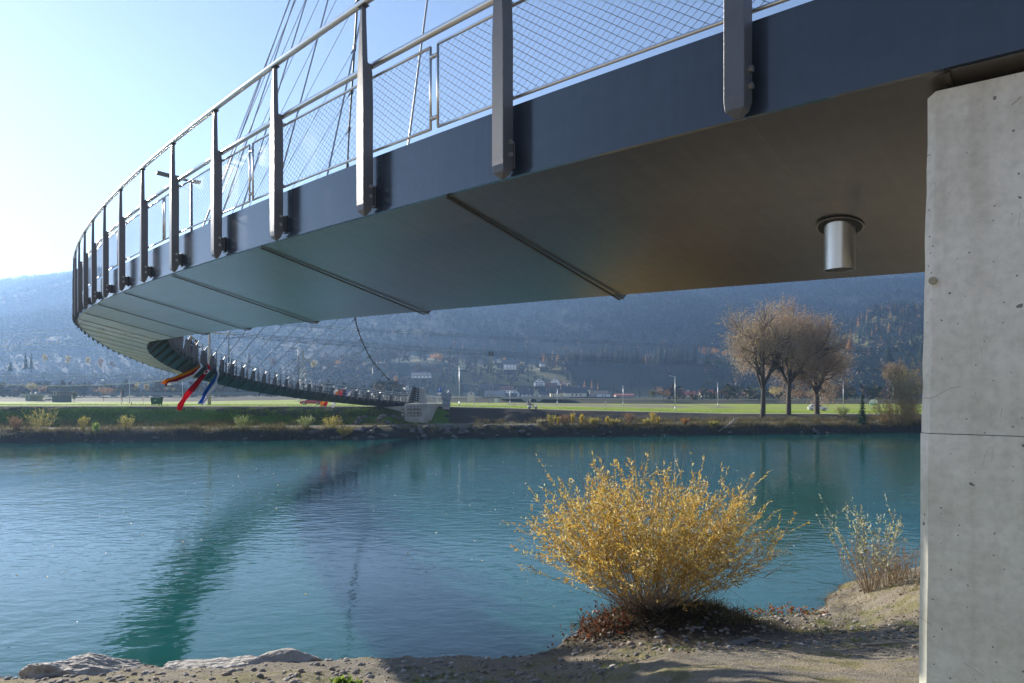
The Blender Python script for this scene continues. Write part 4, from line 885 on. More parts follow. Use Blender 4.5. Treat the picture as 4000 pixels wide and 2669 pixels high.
for k, (x, y, sx, sy, sz, lab) in enumerate([(-8.3, 13.55, 1.35, 0.75, 0.46, 'long flat pale boulder at the bottom left corner of the near shore'), (-6.0, 13.9, 1.25, 0.75, 0.42, 'broad sandy boulder in the water edge right of the reflection of the bridge'), (-7.05, 13.2, 0.24, 0.2, 0.16, 'small round stone wedged between the two boulders of the near shore'), (-4.6, 14.1, 0.9, 0.5, 0.30, 'low earthy boulder half buried in the gravel of the near shore')]):
    g = np.random.default_rng(70 + k); me = rock_mesh(g, (sx, sy, sz), sub=6 if k < 2 else 4, rough=.85); me.materials.append(M['rock2']); o = bpy.data.objects.new('shore_rock', me); COL.objects.link(o); o.location = (x, y, float(near_z(x, np.array(y))) + sz * 0.12 - (0.24 if k < 2 else .1)); o.rotation_euler = (0.05, 0.04, 0.2 * k); tag(o, lab, 'rock')
    me.polygons.foreach_set('use_smooth', [k > 1] * len(me.polygons))
# driftwood stick on the path
tag(MB().tube([on_near(6.2, 12.1) + Vector((0, 0, .03)), on_near(6.6, 12.15) + Vector((0, 0, .05)), on_near(7.0, 12.1) + Vector((0, 0, .03))], [.02, .035, .015], 7).build('driftwood', M['twig'], None, True), 'grey driftwood stick lying on the sandy path', 'driftwood')
tag(MB().box(-.34, .34, -.1, .1, -.03, .03).xf(Matrix.Translation(on_near(4.4, 13.1) + Vector((0, 0, .06))) @ Matrix.Rotation(.35, 4, 'Z') @ Matrix.Rotation(-.1, 4, 'Y')).build('flat_stone', M['rock'], None, bevel=.02), 'flat grey stone slab lying on the gravel below the golden shrub', 'stone')

# riprap on the far bank
rk = []
for k in range(6):
    g = np.random.default_rng(90 + k); me = rock_mesh(g, (1, .8, .62), sub=3); me.materials.append(M['rock']); rk.append(me)
rr = random.Random(8); nb_ = 0
def far_rock(x, v, s, lab='grey riprap boulder in the stony toe of the far bank', grp='riprap boulders of the far bank'):
    o = bpy.data.objects.new('riprap_boulder', rk[rr.randrange(6)]); COL.objects.link(o); p = on_bank(x, v); o.location = p + Vector((0, -.1, s * .12)); o.scale = (s * rr.uniform(.8, 1.3), s, s * rr.uniform(.7, 1)); o.rotation_euler = (rr.uniform(-.3, .3), rr.uniform(-.3, .3), rr.uniform(0, 6.28)); tag(o, lab, 'boulder', grp)
for k in range(70): far_rock(rr.uniform(-27, 3), rr.uniform(0.0, 2.4), rr.uniform(.3, .62))
for k in range(40): far_rock(rr.uniform(-62, 60), rr.uniform(-.1, .6), rr.uniform(.2, .42))
for k in range(18): far_rock(rr.uniform(-25, -15), rr.uniform(6.8, 8.6), rr.uniform(.35, .65), 'grey boulder stacked on the slope below the far bridge end', 'boulders below the far bridge end')

# dry grass fringe of the far bank
g = np.random.default_rng(41); cen = []
for k in range(1500):
    x = g.uniform(-78, 78); v = g.choice([g.uniform(.6, 3.2), g.uniform(1.6, 3.2), g.uniform(6.4, 7.4)]); 
    if -27 < x < 4 and g.uniform() < .7: continue
    cen.append((x, float(yb(x)) + v * 1.02))
zb_ = lambda x, y: bank_z(x, (y - yb(x)) / 1.02)
V, Fc, cc = blades(cen, 30, .40, .25, .85, .035, [(0.22, 0.18, 0.07), (0.13, 0.13, 0.035), (0.30, 0.24, 0.10), (0.10, 0.085, 0.04), (0.16, 0.10, 0.05)], [4, 3, 2, 3, 2], zb_, g, 1.0)
tag(np_mesh('bank_grass', V, Fc, M['grassy'], None, False, cc), 'dry grass fringe along the far waterline', 'grass', kind='stuff')
cen = [(x, float(yb(x)) + v * 1.02) for x, v in zip(g.uniform(-80, -13, 1300), g.uniform(6.6, 10.4, 1300))]
V, Fc, cc = blades(cen, 26, .5, .10, .30, .05, [(0.13, 0.24, 0.03), (0.19, 0.29, 0.05), (0.08, 0.15, 0.03)], [4, 2, 2], zb_, g, .9)
tag(np_mesh('slope_grass', V, Fc, M['grassy'], None, False, cc), 'green grass on the slope of the far bank', 'grass', kind='stuff')
cen = [(x, float(yb(x)) + 20 + abs(g.normal()) * 14) for x in g.uniform(-90, 110, 1100)]
V, Fc, cc = blades(cen, 24, .8, .10, .28, .06, [(0.22, 0.36, 0.04), (0.28, 0.38, 0.06)], [3, 2], lambda x, y: valley_z(x, y), g, .9)
tag(np_mesh('meadow_grass', V, Fc, M['grassy'], None, False, cc), 'sunlit meadow grass behind the bank road', 'grass', kind='stuff')

# shrubs of the far bank
def bank_at(px, py, d0=92.0):
    """ground point of the far bank under a pixel: step along the ray until it meets the bank"""
    prev = None
    for k in range(400):
        d = 78 + k * 0.15; p = P(px, py, d); v = (d - float(yb(p.x))) / 1.02
        if v > -3.5 and p.z <= float(bank_z(p.x, np.array(min(v, 11.6)))): return Vector((p.x, p.y, float(bank_z(p.x, np.array(min(v, 11.6))))))
    return P(px, py, d0)
YG = [(0.42, 0.36, 0.07), (0.28, 0.28, 0.06), (0.50, 0.42, 0.12)]; YB = [(0.60, 0.45, 0.04), (0.66, 0.52, 0.08)]; BR = [(0.24, 0.14, 0.07), (0.34, 0.20, 0.08), (0.18, 0.11, 0.06)]; GR = [(0.22, 0.28, 0.08), (0.34, 0.38, 0.14), (0.16, 0.20, 0.06)]; OR = [(0.46, 0.24, 0.05), (0.36, 0.17, 0.05)]
SH = [(158, 1692, 112, 140, YG, 'wide yellow olive shrub at the left end of the far bank'), (62, 1682, 62, 60, BR, 'reddish brown shrub left of the wide yellow shrub on the far bank'), (324, 1692, 74, 44, YG, 'slim yellow shrub on the far bench left of a green one'), (375, 1702, 58, 36, [(0.20, 0.34, 0.05), (0.28, 0.38, 0.08)], 'small fresh green shrub on the far waterline'), (492, 1682, 66, 60, YG, 'straw yellow shrub alone on the far bench under the green slope'),
      (946, 1684, 70, 68, GR, 'pale green upright shrub on the far bench below the hanging flags'), (1199, 1675, 60, 80, GR, 'green yellow spreading shrub left of the yellow one near the far bridge end'), (1296, 1680, 62, 92, YG, 'bright yellow green shrub left of the far concrete abutment'), (1345, 1708, 44, 74, YG, 'low yellow shrub hanging over the far waterline'),
      (2113, 1660, 26, 34, [(0.40, 0.36, 0.24), (0.3, 0.28, 0.16)], 'greyish dry tuft, leftmost of the row on the far bench'), (2153, 1660, 44, 42, YG, 'straw yellow reeds second in the row on the far bench'), (2181, 1660, 34, 14, YB, 'thin yellow sapling between straw reeds and a brown shrub'), (2205, 1660, 44, 42, BR, 'reddish brown shrub among the yellow saplings'), (2236, 1660, 50, 18, YB, 'tall narrow bright yellow sapling right of the reddish shrub'), (2273, 1660, 46, 28, YB, 'bushier bright yellow sapling in the middle of the row'), (2318, 1660, 36, 56, YG, 'spreading straw yellow tuft right of the yellow saplings'), (2372, 1660, 36, 16, YB, 'slender ochre sapling alone on the far bench'), (2400, 1660, 26, 44, YG, 'low ochre tuft right of the slender ochre sapling'),
      (2458, 1660, 52, 46, BR, 'airy brown shrub on the dark earth slope'), (2551, 1662, 58, 26, YB, 'tallest bright yellow sapling near the right lamp post'), (2572, 1664, 38, 16, YB, 'short bright yellow sapling beside the tallest one'), (2528, 1664, 34, 40, YG, 'straw yellow tuft at the foot of the tallest yellow sapling'), (2675, 1660, 30, 32, OR, 'small orange shrub on the far bench'), (2790, 1668, 26, 60, YG, 'low yellowish shrub left of the three large trees'), (3290, 1626, 44, 70, GR, 'dark green bush under the right one of the three large trees')]
for k, (px, py, hp, wp, cols, lab) in enumerate(SH):
    p = bank_at(px, py); sc = p.y / F; H = hp * sc; W = wp * sc / 2; narrow = W / H
    shrub('bank_shrub', lab, 'shrub', p - Vector((0, 0, .1)), 200 + k, group='shrubs on the far bank', nst=int(24 + 40 * min(1, narrow)), height=H * 1.02, spread=(min(1.0, narrow * 1.25), min(1, narrow * 1.25)), leafn=int(500 + 900 * min(1.5, narrow)), cols=cols, wts=[1] * len(cols), leaf_l=0.16, leaf_w=0.075, bare=0.12, base_r=0.3, stem_r=0.010, fan=0.95 if narrow > .4 else .45, twigs=2, nb=5)
for (px, py, hp, wp, cols, lab, sd) in [(3545, 1695, 158, 165, [(0.50, 0.32, 0.07), (0.42, 0.28, 0.08), (0.36, 0.20, 0.06), (0.30, 0.26, 0.08)], 'big golden brown shrub beside the concrete wall on the far bank', 61), (3592, 1690, 285, 95, [(0.34, 0.26, 0.10), (0.30, 0.28, 0.10), (0.24, 0.17, 0.08)], 'tall thin olive shrub behind the big golden brown one', 62)]:
    p = bank_at(px, py); p.y += 3; sc = p.y / F
    shrub('willow_shrub', lab, 'shrub', p, sd, nst=190, height=hp * sc, spread=(wp / hp, wp / hp), leafn=6500, cols=cols, wts=[4, 3, 2, 2][:len(cols)], leaf_l=0.19, leaf_w=0.085, bare=0.15, base_r=0.5, stem_r=0.014, fan=1.05, twigs=3, nb=6)
# fallen bare branch
g = np.random.default_rng(5); p0 = bank_at(2808, 1686); p1 = P(2868, 1640, p0.y + 1.0); segs = [(np.array(p0), np.array(p1))]
for k in range(16):
    f = g.uniform(.3, 1); a = np.array(p0) * (1 - f) + np.array(p1) * f; segs.append((a, a + np.array([g.uniform(-.3, 1.3), g.uniform(-.5, .5), g.uniform(-.1, .9)])))
V, Fc = tubes_np(np.array(segs), .05, .02, 4); tag(np_mesh('fallen_branch', V, Fc, mat('bleached_wood', (0.38, 0.34, 0.29), .8)), 'bleached bare branch leaning on the far bank', 'branch')

# ---- bare autumn trees
def bare_tree(g, H, spread, levels=5, trunk_r=0.45, fork=0.28, leafn=9000, cols=BR, lw=(.22, .12), up=0.35, dens=3):
    segs = []; rad = []; tips = []
    def grow(p, d, L, r, lv):
        n = 3; pts = [p]
        for j in range(n):
            d = unit(d + g.normal(size=3) * (0.06 + .05 * lv) + np.array([0, 0, up * 0.10])); q = pts[-1] + d * L / n; pts.append(q)
            segs.append((pts[-2], q)); rad.append((r * (1 - .35 * j / n), r * (1 - .35 * (j + 1) / n)))
        if lv >= levels: tips.append((pts[-1], d)); return
        nc = dens + (1 if g.uniform() < .5 else 0) + (2 if lv == 0 else 0)
        for c_ in range(nc):
            f = g.uniform(.45, 1) if lv > 0 else g.uniform(.72, 1.0); j = min(int(f * n), n - 1); b0 = pts[j] + (pts[j + 1] - pts[j]) * (f * n - j)
            az = 2 * math.pi * (c_ + g.uniform(-.3, .3)) / nc; ax = unit(np.cross(d, np.array([math.cos(az), math.sin(az), .15]))); an = (0.42 + .28 * g.uniform()) * spread; nd_ = unit(d * math.cos(an) + ax * math.sin(an)); grow(b0, nd_, L * g.uniform(.62, .82), r * .52, lv + 1)
        grow(pts[-1], d, L * .78, r * .62, lv + 1)
    grow(np.zeros(3), np.array([0, 0, 1.]), H * fork, trunk_r, 0)
    s = np.array(segs); sc = H / s[:, :, 2].max(); s *= sc; rad = np.array(rad); big = rad[:, 0] > .035
    tp = np.array([t[0] for t in tips]) * sc; td = np.array([t[1] for t in tips])
    k = len(tp); m = max(1, leafn // k); tw = np.repeat(tp, 3, 0); twd = unit(np.repeat(td, 3, 0) + g.normal(size=(3 * k, 3)) * .5); tws = np.stack([tw, tw + twd * g.uniform(.5, 1.1, (3 * k, 1)) * H / 18], 1)
    lp = np.repeat(tp, m, 0) + g.normal(size=(k * m, 3)) * .5 * H / 18; ld = g.normal(size=(k * m, 3))
    lv, lf = leaves(lp, ld, lw[0] * g.uniform(.6, 1.2, k * m), lw[1], g)
    b1 = tubes_np(s[big], rad[big, 0], rad[big, 1], 7); b2 = tubes_np(s[~big], np.maximum(rad[~big, 0], .016), np.maximum(rad[~big, 1], .012), 3); b3 = tubes_np(tws, .013, .006, 3)
    return b1, b2, b3, (lv, lf, palette(k * m, cols, [1] * len(cols), g))
def put_tree(name, label, loc, seed, group=None, rz=0, **kw):
    g = np.random.default_rng(seed); b1, b2, b3, (lv, lf, lc) = bare_tree(g, **kw); t = empty(name, loc, rz); tag(t, label, 'tree', group)
    np_mesh('trunk', *b1, M['bark'], t, True); k = len(b2[0]); np_mesh('branches', np.concatenate([b2[0], b3[0]]), np.concatenate([b2[1], b3[1] + k]), M['twig'], t); np_mesh('leaves', lv, lf, M['leaf'], t, False, lc); return t
for (px, py, top, d, lab, sd, sp, cols, fk, nl) in [(2978, 1630, 1208, 112, 'left of the three big half bare trees, olive leaves at its top', 301, .95, [(0.56, 0.42, 0.20), (0.60, 0.52, 0.18), (0.45, 0.32, 0.20)], .27, 9000), (3080, 1622, 1183, 115, 'tallest middle tree of the three big half bare trees on the far bank', 302, .95, [(0.66, 0.40, 0.17), (0.74, 0.40, 0.13), (0.50, 0.31, 0.17)], .25, 11000), (3192, 1613, 1292, 117, 'right of the three big half bare trees, forking low with a dark crooked trunk', 303, 1.25, [(0.62, 0.36, 0.18), (0.68, 0.40, 0.18)], .24, 8000)]:
    p = P(px, py, d); put_tree('bare_tree', lab, p - Vector((0, 0, .2)), sd, group='three big trees on the far bank', H=(py - top) * d / F * 1.07, spread=sp, leafn=int(nl * .9), cols=cols, fork=fk, lw=(.20, .11))
p = P(3494, 1548, 215); put_tree('bare_tree', 'bare brown tree behind the meadow left of the golden brown shrub', p, 304, H=142 * 215 / F, spread=1.1, leafn=2500, cols=BR, fork=.2, lw=(.35, .2), levels=4)

# ---- conifers and round crowns used as single trees and as woods
def conifer_mesh(g, H, Rr, tiers=11, per=13, droop=.35, narrow=1.0):
    V = []; Fc = []
    for t in range(tiers):
        f = t / (tiers - 1); z = H * (.10 + .88 * f); r = Rr * (1 - f) ** (.85 * narrow) + .06 * Rr; m = per if t < tiers - 2 else 7
        for k in range(m):
            if g.uniform() < .12: continue
            a = 2 * math.pi * (k + g.uniform(-.4, .4)) / m; rl = r * g.uniform(.65, 1.15); w = 2.6 * r / m; dz = -rl * droop * g.uniform(.6, 1.3); ca, sa = math.cos(a), math.sin(a); z0 = z + g.uniform(-.02, .02) * H
            V += [(0, 0, z0 + .05 * H), (ca * rl * .6 - sa * w, sa * rl * .6 + ca * w, z0 + dz * .55), (ca * rl, sa * rl, z0 + dz), (ca * rl * .6 + sa * w, sa * rl * .6 - ca * w, z0 + dz * .55)]; b = len(V) - 4; Fc.append((b, b + 1, b + 2, b + 3))
    return np.array(V), np.array(Fc)
def crown_mesh(g, H, Rr, n, leaf, base=.18, gaps=.3):
    nc = 11; cl = unit(g.normal(size=(nc, 3))) * g.uniform(.25, .72, (nc, 1)); cs = g.uniform(.28, .45, nc); pick = g.integers(0, nc, n); p = cl[pick] + unit(g.normal(size=(n, 3))) * (cs[pick] * g.uniform(.55, 1.05, n))[:, None]
    pos = np.stack([p[:, 0] * Rr, p[:, 1] * Rr, H * (base + (1 - base) * (.5 + .5 * np.clip(p[:, 2], -1, 1)))], 1); V, Fc = leaves(pos, g.normal(size=(n, 3)), leaf * g.uniform(.6, 1.3, n), leaf * .8, g, .3); return V, Fc
def one_tree(name, label, p, H, Rr, kind, cols, seed, group=None, n=500):
    g = np.random.default_rng(seed); t = empty(name, p); tag(t, label, 'tree', group)
    if kind == 'con': V, Fc = conifer_mesh(g, H, Rr, 13, 15)
    else: V, Fc = crown_mesh(g, H, Rr, n, max(.35, H * .05))
    np_mesh('crown', V, Fc, M['needle'] if kind == 'con' else M['leaf'], t, False, palette(len(Fc), cols, [1] * len(cols), g, .3)); MB().tube([(0, 0, -2), (0, 0, H * .5), (0, 0, H * .93)], [H * .018, H * .012, H * .003], 6).build('trunk', M['bark'], t, True); return t
DG = [(0.018, 0.032, 0.018), (0.013, 0.025, 0.015), (0.026, 0.042, 0.022)]; LO = [(0.46, 0.22, 0.05), (0.38, 0.17, 0.045), (0.52, 0.30, 0.08)]; GY = [(0.48, 0.38, 0.12), (0.40, 0.32, 0.10)]; BW = [(0.26, 0.15, 0.075), (0.22, 0.13, 0.07), (0.32, 0.19, 0.09)]; OL = [(0.12, 0.12, 0.05), (0.16, 0.15, 0.06), (0.09, 0.09, 0.04)]; PB = [(0.13, 0.10, 0.085), (0.10, 0.085, 0.07), (0.16, 0.115, 0.09)]
TR = [  # px, base row, height px, width px, distance, kind, colours, label
 (3369, 1662, 124, 52, 101, 'con', [(0.05, 0.085, 0.04), (0.07, 0.10, 0.05)], 'conifer_tree', 'small lone spruce standing on the far bench right of the white car'),
 (1709, 1424, 52, 62, 640, 'cr', LO, 'broadleaf_tree', 'big orange round tree on the hillside above the left houses'),
 (1479, 1532, 40, 66, 330, 'cr', BW, 'broadleaf_tree', 'round orange brown tree behind the far bridge railing'),
 (1512, 1534, 42, 20, 330, 'con', DG, 'conifer_tree', 'dark columnar conifer beside the round orange brown tree'),
 (1548, 1506, 44, 22, 520, 'cr', LO, 'broadleaf_tree', 'small orange tree below the wide white hillside house'),
 (2125, 1413, 34, 20, 700, 'con', LO, 'larch_tree', 'orange larch above the small white hill house'),
 (2180, 1412, 32, 24, 690, 'con', LO, 'larch_tree', 'orange larch between the hill house and the dark pine wood'),
 (2284, 1520, 34, 18, 600, 'con', LO, 'larch_tree', 'leftmost orange larch of the group above the cream house'),
 (2312, 1518, 36, 14, 600, 'con', LO, 'larch_tree', 'middle orange larch of the group above the cream house'),
 (2336, 1522, 34, 10, 600, 'con', LO, 'larch_tree', 'thin rightmost orange larch above the flat roofed house'),
 (2591, 1566, 60, 62, 300, 'cr', BW, 'broadleaf_tree', 'round chestnut brown tree at the far edge of the meadow'),
 (2550, 1566, 52, 46, 302, 'cr', OL, 'broadleaf_tree', 'round olive green tree touching the chestnut brown one'),
 (2041, 1428, 18, 22, 640, 'cr', GY, 'broadleaf_tree', 'small yellow tree right of the white chalet'),
 (1971, 1412, 16, 16, 690, 'cr', LO, 'broadleaf_tree', 'tiny orange tree left above the white chalet'),
 (1880, 1505, 22, 18, 600, 'cr', GY, 'broadleaf_tree', 'small yellow green tree behind the lattice mast'),
 (3320, 1368, 56, 40, 560, 'con', LO, 'larch_tree', 'tall orange larch behind the right one of the three big trees'),
 (3568, 1350, 26, 14, 760, 'con', LO, 'larch_tree', 'small orange larch on the wooded knoll beside the concrete wall'),
 (2792, 1396, 42, 40, 640, 'cr', LO, 'broadleaf_tree', 'orange tree left of the three big trees'),
 (2832, 1398, 34, 30, 640, 'cr', LO, 'broadleaf_tree', 'pale orange tree nearest to the left big tree'),
 (2755, 1400, 56, 46, 650, 'cr', BW, 'broadleaf_tree', 'reddish brown tree behind the orange one left of the big trees'),
 (3120, 1562, 34, 46, 280, 'cr', BW, 'broadleaf_tree', 'low round brown bush between the trunks of the big trees'),
 (3030, 1560, 60, 76, 285, 'cr', GY, 'broadleaf_tree', 'yellowish round tree between left and middle big tree'),
 (100, 1445, 70, 28, 420, 'con', DG, 'conifer_tree', 'tall dark spruce at the left edge of the valley'),
 (122, 1445, 74, 26, 425, 'con', DG, 'conifer_tree', 'second tall dark spruce right beside the first at the left edge'),
 (40, 1450, 40, 34, 420, 'con', DG, 'conifer_tree', 'dark spruce left of the two tall spruces'),
 (176, 1428, 50, 26, 430, 'cr', GY, 'broadleaf_tree', 'yellow topped tree right of the tall spruces'),
 (265, 1430, 46, 24, 440, 'cr', GY, 'broadleaf_tree', 'golden tree in the left wood'),
 (344, 1436, 44, 22, 440, 'cr', GY, 'broadleaf_tree', 'golden tree beside dark spruces under the bridge'),
 (394, 1444, 46, 32, 440, 'cr', BW, 'broadleaf_tree', 'copper tree in the left wood under the bridge edge'),
 (436, 1450, 44, 36, 440, 'cr', PB, 'broadleaf_tree', 'purple brown tree in the left wood'),
 (126, 1540, 52, 44, 300, 'cr', GY, 'broadleaf_tree', 'pale golden tree behind the left meadow'),
 (165, 1542, 36, 50, 300, 'cr', BW, 'broadleaf_tree', 'low brown shrubby tree right of the pale golden one'),
 (405, 1548, 40, 90, 262, 'cr', BW, 'broadleaf_tree', 'wide reddish brown thicket tree left of the green bin'),
 (478, 1552, 46, 24, 262, 'con', DG, 'conifer_tree', 'small dark spruce beside the reddish thicket'),
 (527, 1536, 46, 36, 320, 'cr', GY, 'broadleaf_tree', 'golden birch behind the left lamp post'),
 (572, 1536, 38, 26, 320, 'cr', GY, 'broadleaf_tree', 'smaller golden birch right of the first'),
 (663, 1536, 34, 46, 320, 'cr', GY, 'broadleaf_tree', 'golden birch right behind the green bin'),
 (290, 1566, 34, 30, 240, 'cr', OL, 'broadleaf_tree', 'low olive bush in front of the left embankment'),
 (906, 1440, 68, 26, 480, 'con', DG, 'conifer_tree', 'dark spruce behind the bridge railing left of the lattice pylon'),
 (972, 1440, 62, 30, 480, 'con', DG, 'conifer_tree', 'broad dark spruce between bridge lamp and pylon'),
 (1060, 1452, 60, 60, 480, 'cr', PB, 'broadleaf_tree', 'bare purple brown tree left of the lattice pylon'),
 (1226, 1450, 52, 30, 480, 'cr', GY, 'broadleaf_tree', 'pale golden larch right of the lattice pylon'),
 (1320, 1434, 30, 30, 560, 'cr', LO, 'broadleaf_tree', 'salmon orange tree above the wood behind the bridge'),
 (3600, 1420, 90, 46, 500, 'con', DG, 'conifer_tree', 'dark spruce at the concrete wall below the wooded knoll'),
 (3470, 1412, 66, 60, 520, 'con', DG, 'conifer_tree', 'dark spruce right of the tall orange larch'),
]
for k, (px, py, hp, wp, d, kd, cols, nm, lab) in enumerate(TR):
    p = P(px, py, d); H = hp * d / F; one_tree(nm, lab, p, H, wp * d / F / 2, kd, cols, 500 + k, n=700)
# pines along the terrace edge: one mesh per kind, copied
g = np.random.default_rng(9); protos = []
for k in range(4):
    V, Fc = conifer_mesh(g, 1.0, .17, 12, 12, .3, .7); t = empty('pine_tree', (0, 0, -500)); np_mesh('crown', V + np.array([0, 0, .0]), Fc, M['needle'], t, False, palette(len(Fc), DG, [1, 1, 1], g, .3)); MB().tube([(0, 0, -.15), (0, 0, .95)], [.014, .004], 5).build('trunk', M['bark'], t); protos.append(t)
first = [True] * 4
def pine(x, y, H, lab='dark pine in the dense row along the terrace edge behind the village', grp='pines along the terrace edge'):
    k = int(g.integers(0, 4)); o = protos[k] if first[k] else copy_tree(protos[k]); first[k] = False
    o.location = (x, y, float(valley_z(x, y)) - .5); o.scale = (H * g.uniform(.9, 1.3),) * 2 + (H,); o.rotation_euler.z = g.uniform(0, 6.28); tag(o, lab, 'tree', grp)
for k in range(84):
    px = g.choice([g.uniform(2215, 2500), g.uniform(2555, 2720)], p=[.68, .32]); d = g.uniform(660, 690); hp = g.uniform(62, 80) if px > 2330 else g.uniform(48, 66); x = (px - PX0) / F * d; pine(x, d, hp * d / F)
for k in range(16):
    px = g.uniform(1700, 1790); d = g.uniform(690, 720); pine((px - PX0) / F * d, d, g.uniform(8, 13), 'dark pine among the small houses above the far bridge end', 'pines above the far bridge end')
M['fir'] = leafmat('fir_needles', 0.95, 0.0); M['fir'].node_tree.nodes['Principled BSDF'].inputs['Specular IOR Level'].default_value = 0.05
def wood(name, label, xs_, ys_, Hs, kinds, g, colsets, lowpoly=False):
    """a far wood: many crowns merged into one mass"""
    VV = []; FF = []; CC = []; off = 0; Z = valley_z(xs_, ys_); T = [conifer_mesh(g, 1, .2, 8, 7, .4) for _ in range(5)] if not lowpoly else [conifer_mesh(g, 1, .22, 4, 5, .4) for _ in range(5)]
    B = [crown_mesh(g, 1, .42, 34 if not lowpoly else 14, .26 if not lowpoly else .4, .1) for _ in range(5)]
    for i in range(len(xs_)):
        V, Fc = (T if kinds[i] < 2 else B)[i % 5]; a = g.uniform(0, 6.28); ca, sa = math.cos(a), math.sin(a); h = Hs[i]
        W = np.stack([(V[:, 0] * ca - V[:, 1] * sa) * h + xs_[i], (V[:, 0] * sa + V[:, 1] * ca) * h + ys_[i], V[:, 2] * h + Z[i] - .4], 1); VV.append(W); FF.append(Fc + off); off += len(W)
        cs = colsets[kinds[i]]; CC.append(np.tile(np.array(cs[int(g.integers(0, len(cs)))]) * g.uniform(.85, 1.15), (len(Fc), 1)))
    return tag(np_mesh(name, np.concatenate(VV), np.concatenate(FF), M['fir'], None, False, np.concatenate(CC)), label, 'wood', kind='stuff')
CM = [[(0.013, 0.020, 0.013), (0.014, 0.021, 0.013)], LO, [(0.020, 0.021, 0.016), (0.018, 0.020, 0.015)], [(0.016, 0.021, 0.013)], [(0.024, 0.022, 0.016)]]; CS = [DG, LO, PB, [(0.06, 0.062, 0.03), (0.08, 0.075, 0.035)], [(0.16, 0.095, 0.05), (0.13, 0.08, 0.045)]]
g = np.random.default_rng(17)
# thickets at the far edge of the plain and hillside woods
HOUSE_PX = []
def clear_of(px, py_unused, d): return True
n = 2300; d = g.uniform(575, 700, n); px = g.uniform(-500, 3900, n); xs_ = (px - PX0) / F * d
dens = np.interp(px, [-500, 700, 1400, 1600, 1900, 2150, 2250, 2700, 3900], [1, 1, .9, .35, .22, .3, 1, 1, 1]); kp = g.uniform(0, 1, n) < dens; xs_, d, px = xs_[kp], d[kp], px[kp]
kd = np.where(g.uniform(0, 1, len(px)) < np.interp(px, [0, 1500, 2300, 3000], [.45, .35, .60, .6]), 0, g.choice([2, 3, 4, 3, 0], len(px)))
slp = (px > 2230) & (px < 2760); kd = np.where(slp & (g.uniform(0, 1, len(px)) < .8), 0, kd); hh = np.where(slp, np.where(d > 640, 3.5, g.uniform(4, 7, len(px))), g.uniform(8, 16, len(px))); wood('hillside_wood', 'mixed autumn wood on the hillside behind the village', xs_, d, hh, kd, g, CS)
n = 2100; d = g.uniform(700, 880, n); px = g.uniform(-1700, 4700, n); kd = g.choice([0] * 12 + [1, 2, 2, 4, 3], n); keepm = ~((px > 1500) & (px < 2250) & (d < 760)); wood('foothill_wood', 'hazy conifer wood along the foot of the mountain', ((px - PX0) / F * d)[keepm], d[keepm], g.uniform(8, 15, keepm.sum()), kd[keepm], g, CS)
n = 900; ang = g.uniform(0, 1, n); xs_ = 455 + g.normal(size=n) * 75; d = 760 + g.normal(size=n) * 60; wood('knoll_wood', 'dark spruce wood on the knoll to the right', xs_, d, g.uniform(9, 15, n), g.choice([0] * 22 + [1, 2], n), g, CS)
n = 650; d = g.uniform(306, 420, n); px = np.where(g.uniform(0, 1, n) < .7, g.uniform(-400, 1560, n), g.uniform(2600, 3800, n)); wood('plain_thicket', 'bare brown thicket along the far edge of the plain', (px - PX0) / F * d, d, g.uniform(3.5, 9, n), g.choice([2, 3, 4, 0, 3, 0], n), g, CS)
n = 72000; t = g.uniform(0, 1, n) ** .75; d = 870 + 1500 * t; px = np.where(g.uniform(0, 1, n) < .72, g.uniform(-950, 3900, n), g.uniform(-2200, 5200, n)); px = np.clip(px, PX0 - 2250 / d * F, PX0 + 2250 / d * F); kd = g.choice([0] * 14 + [2] * 4 + [3] * 2 + [4], n); xs_ = (px - PX0) / F * d; kd = np.where((fbm(xs_ * .006, d * .006, 3, 88) > .10) & (kd == 0), 2, kd)
wood('mountain_forest', 'mixed forest covering the mountainside', xs_, d, g.uniform(7, 13, n), kd, g, CM, True)
n = 320; px = g.uniform(-30, 240, n); d = 960 + g.uniform(0, 30, n); sel = g.uniform(0, 1, n) < .22; wood('larch_band', 'thin band of pale orange larches on the lower mountainside at the left', ((px - PX0) / F * d)[sel], d[sel], g.uniform(9, 14, sel.sum()), np.ones(sel.sum(), int), g, CS)
# ------------------------------------------------------------------ far bridge end, street furniture, vehicles, people
def pxrect(mb, x0, x1, y0, y1, d, th):
    """solid box whose front face spans these pixels at depth d, th metres deep"""
    a = P(x0, y1, d); b_ = P(x1, y0, d); return mb.box(a.x, b_.x, d, d + th, a.z, b_.z)
fa = empty('far_abutment', P(1620, 1657, 99.3)); tag(fa, 'pale concrete abutment block at the far bridge end with round anchor plates in its face', 'abutment')
def fpart(mb, name, m, parent=None, **kw):
    o = mb.build(name, m, parent or fa, **kw); o.matrix_parent_inverse = Matrix.Translation(-fa.location) if parent is None else Matrix(); return o
mb = MB(); zt = 4.57; x0 = P(1580, 0, 99.3).x; x1 = P(1677, 0, 99.3).x; x2 = P(1704, 0, 101.5).x
mb.hexa([(x0, 99.3, .8), (x1 - .45, 99.3, .8), (x1 - .45, 112, .8), (x0, 112, .8), (x0, 99.3, zt), (x1, 99.3, zt), (x2 + .6, 112, zt), (x0, 112, zt)])
mb.hexa([(x1 - .44, 99.32, .8), (x1 - .2, 99.8, .8), (x1 - .2, 111, .8), (x1 - .44, 111, .8), (x1 + .002, 99.32, zt - .003), (x2, 101.5, zt - .003), (x2 + .5, 111, zt - .003), (x1 + .002, 111, zt - .003)])
fpart(mb, 'wall', M['concrete2'], bevel=.03)
mb = MB(); a = P(1447, 1589, 103); b_ = P(1580, 1584, 101.2)
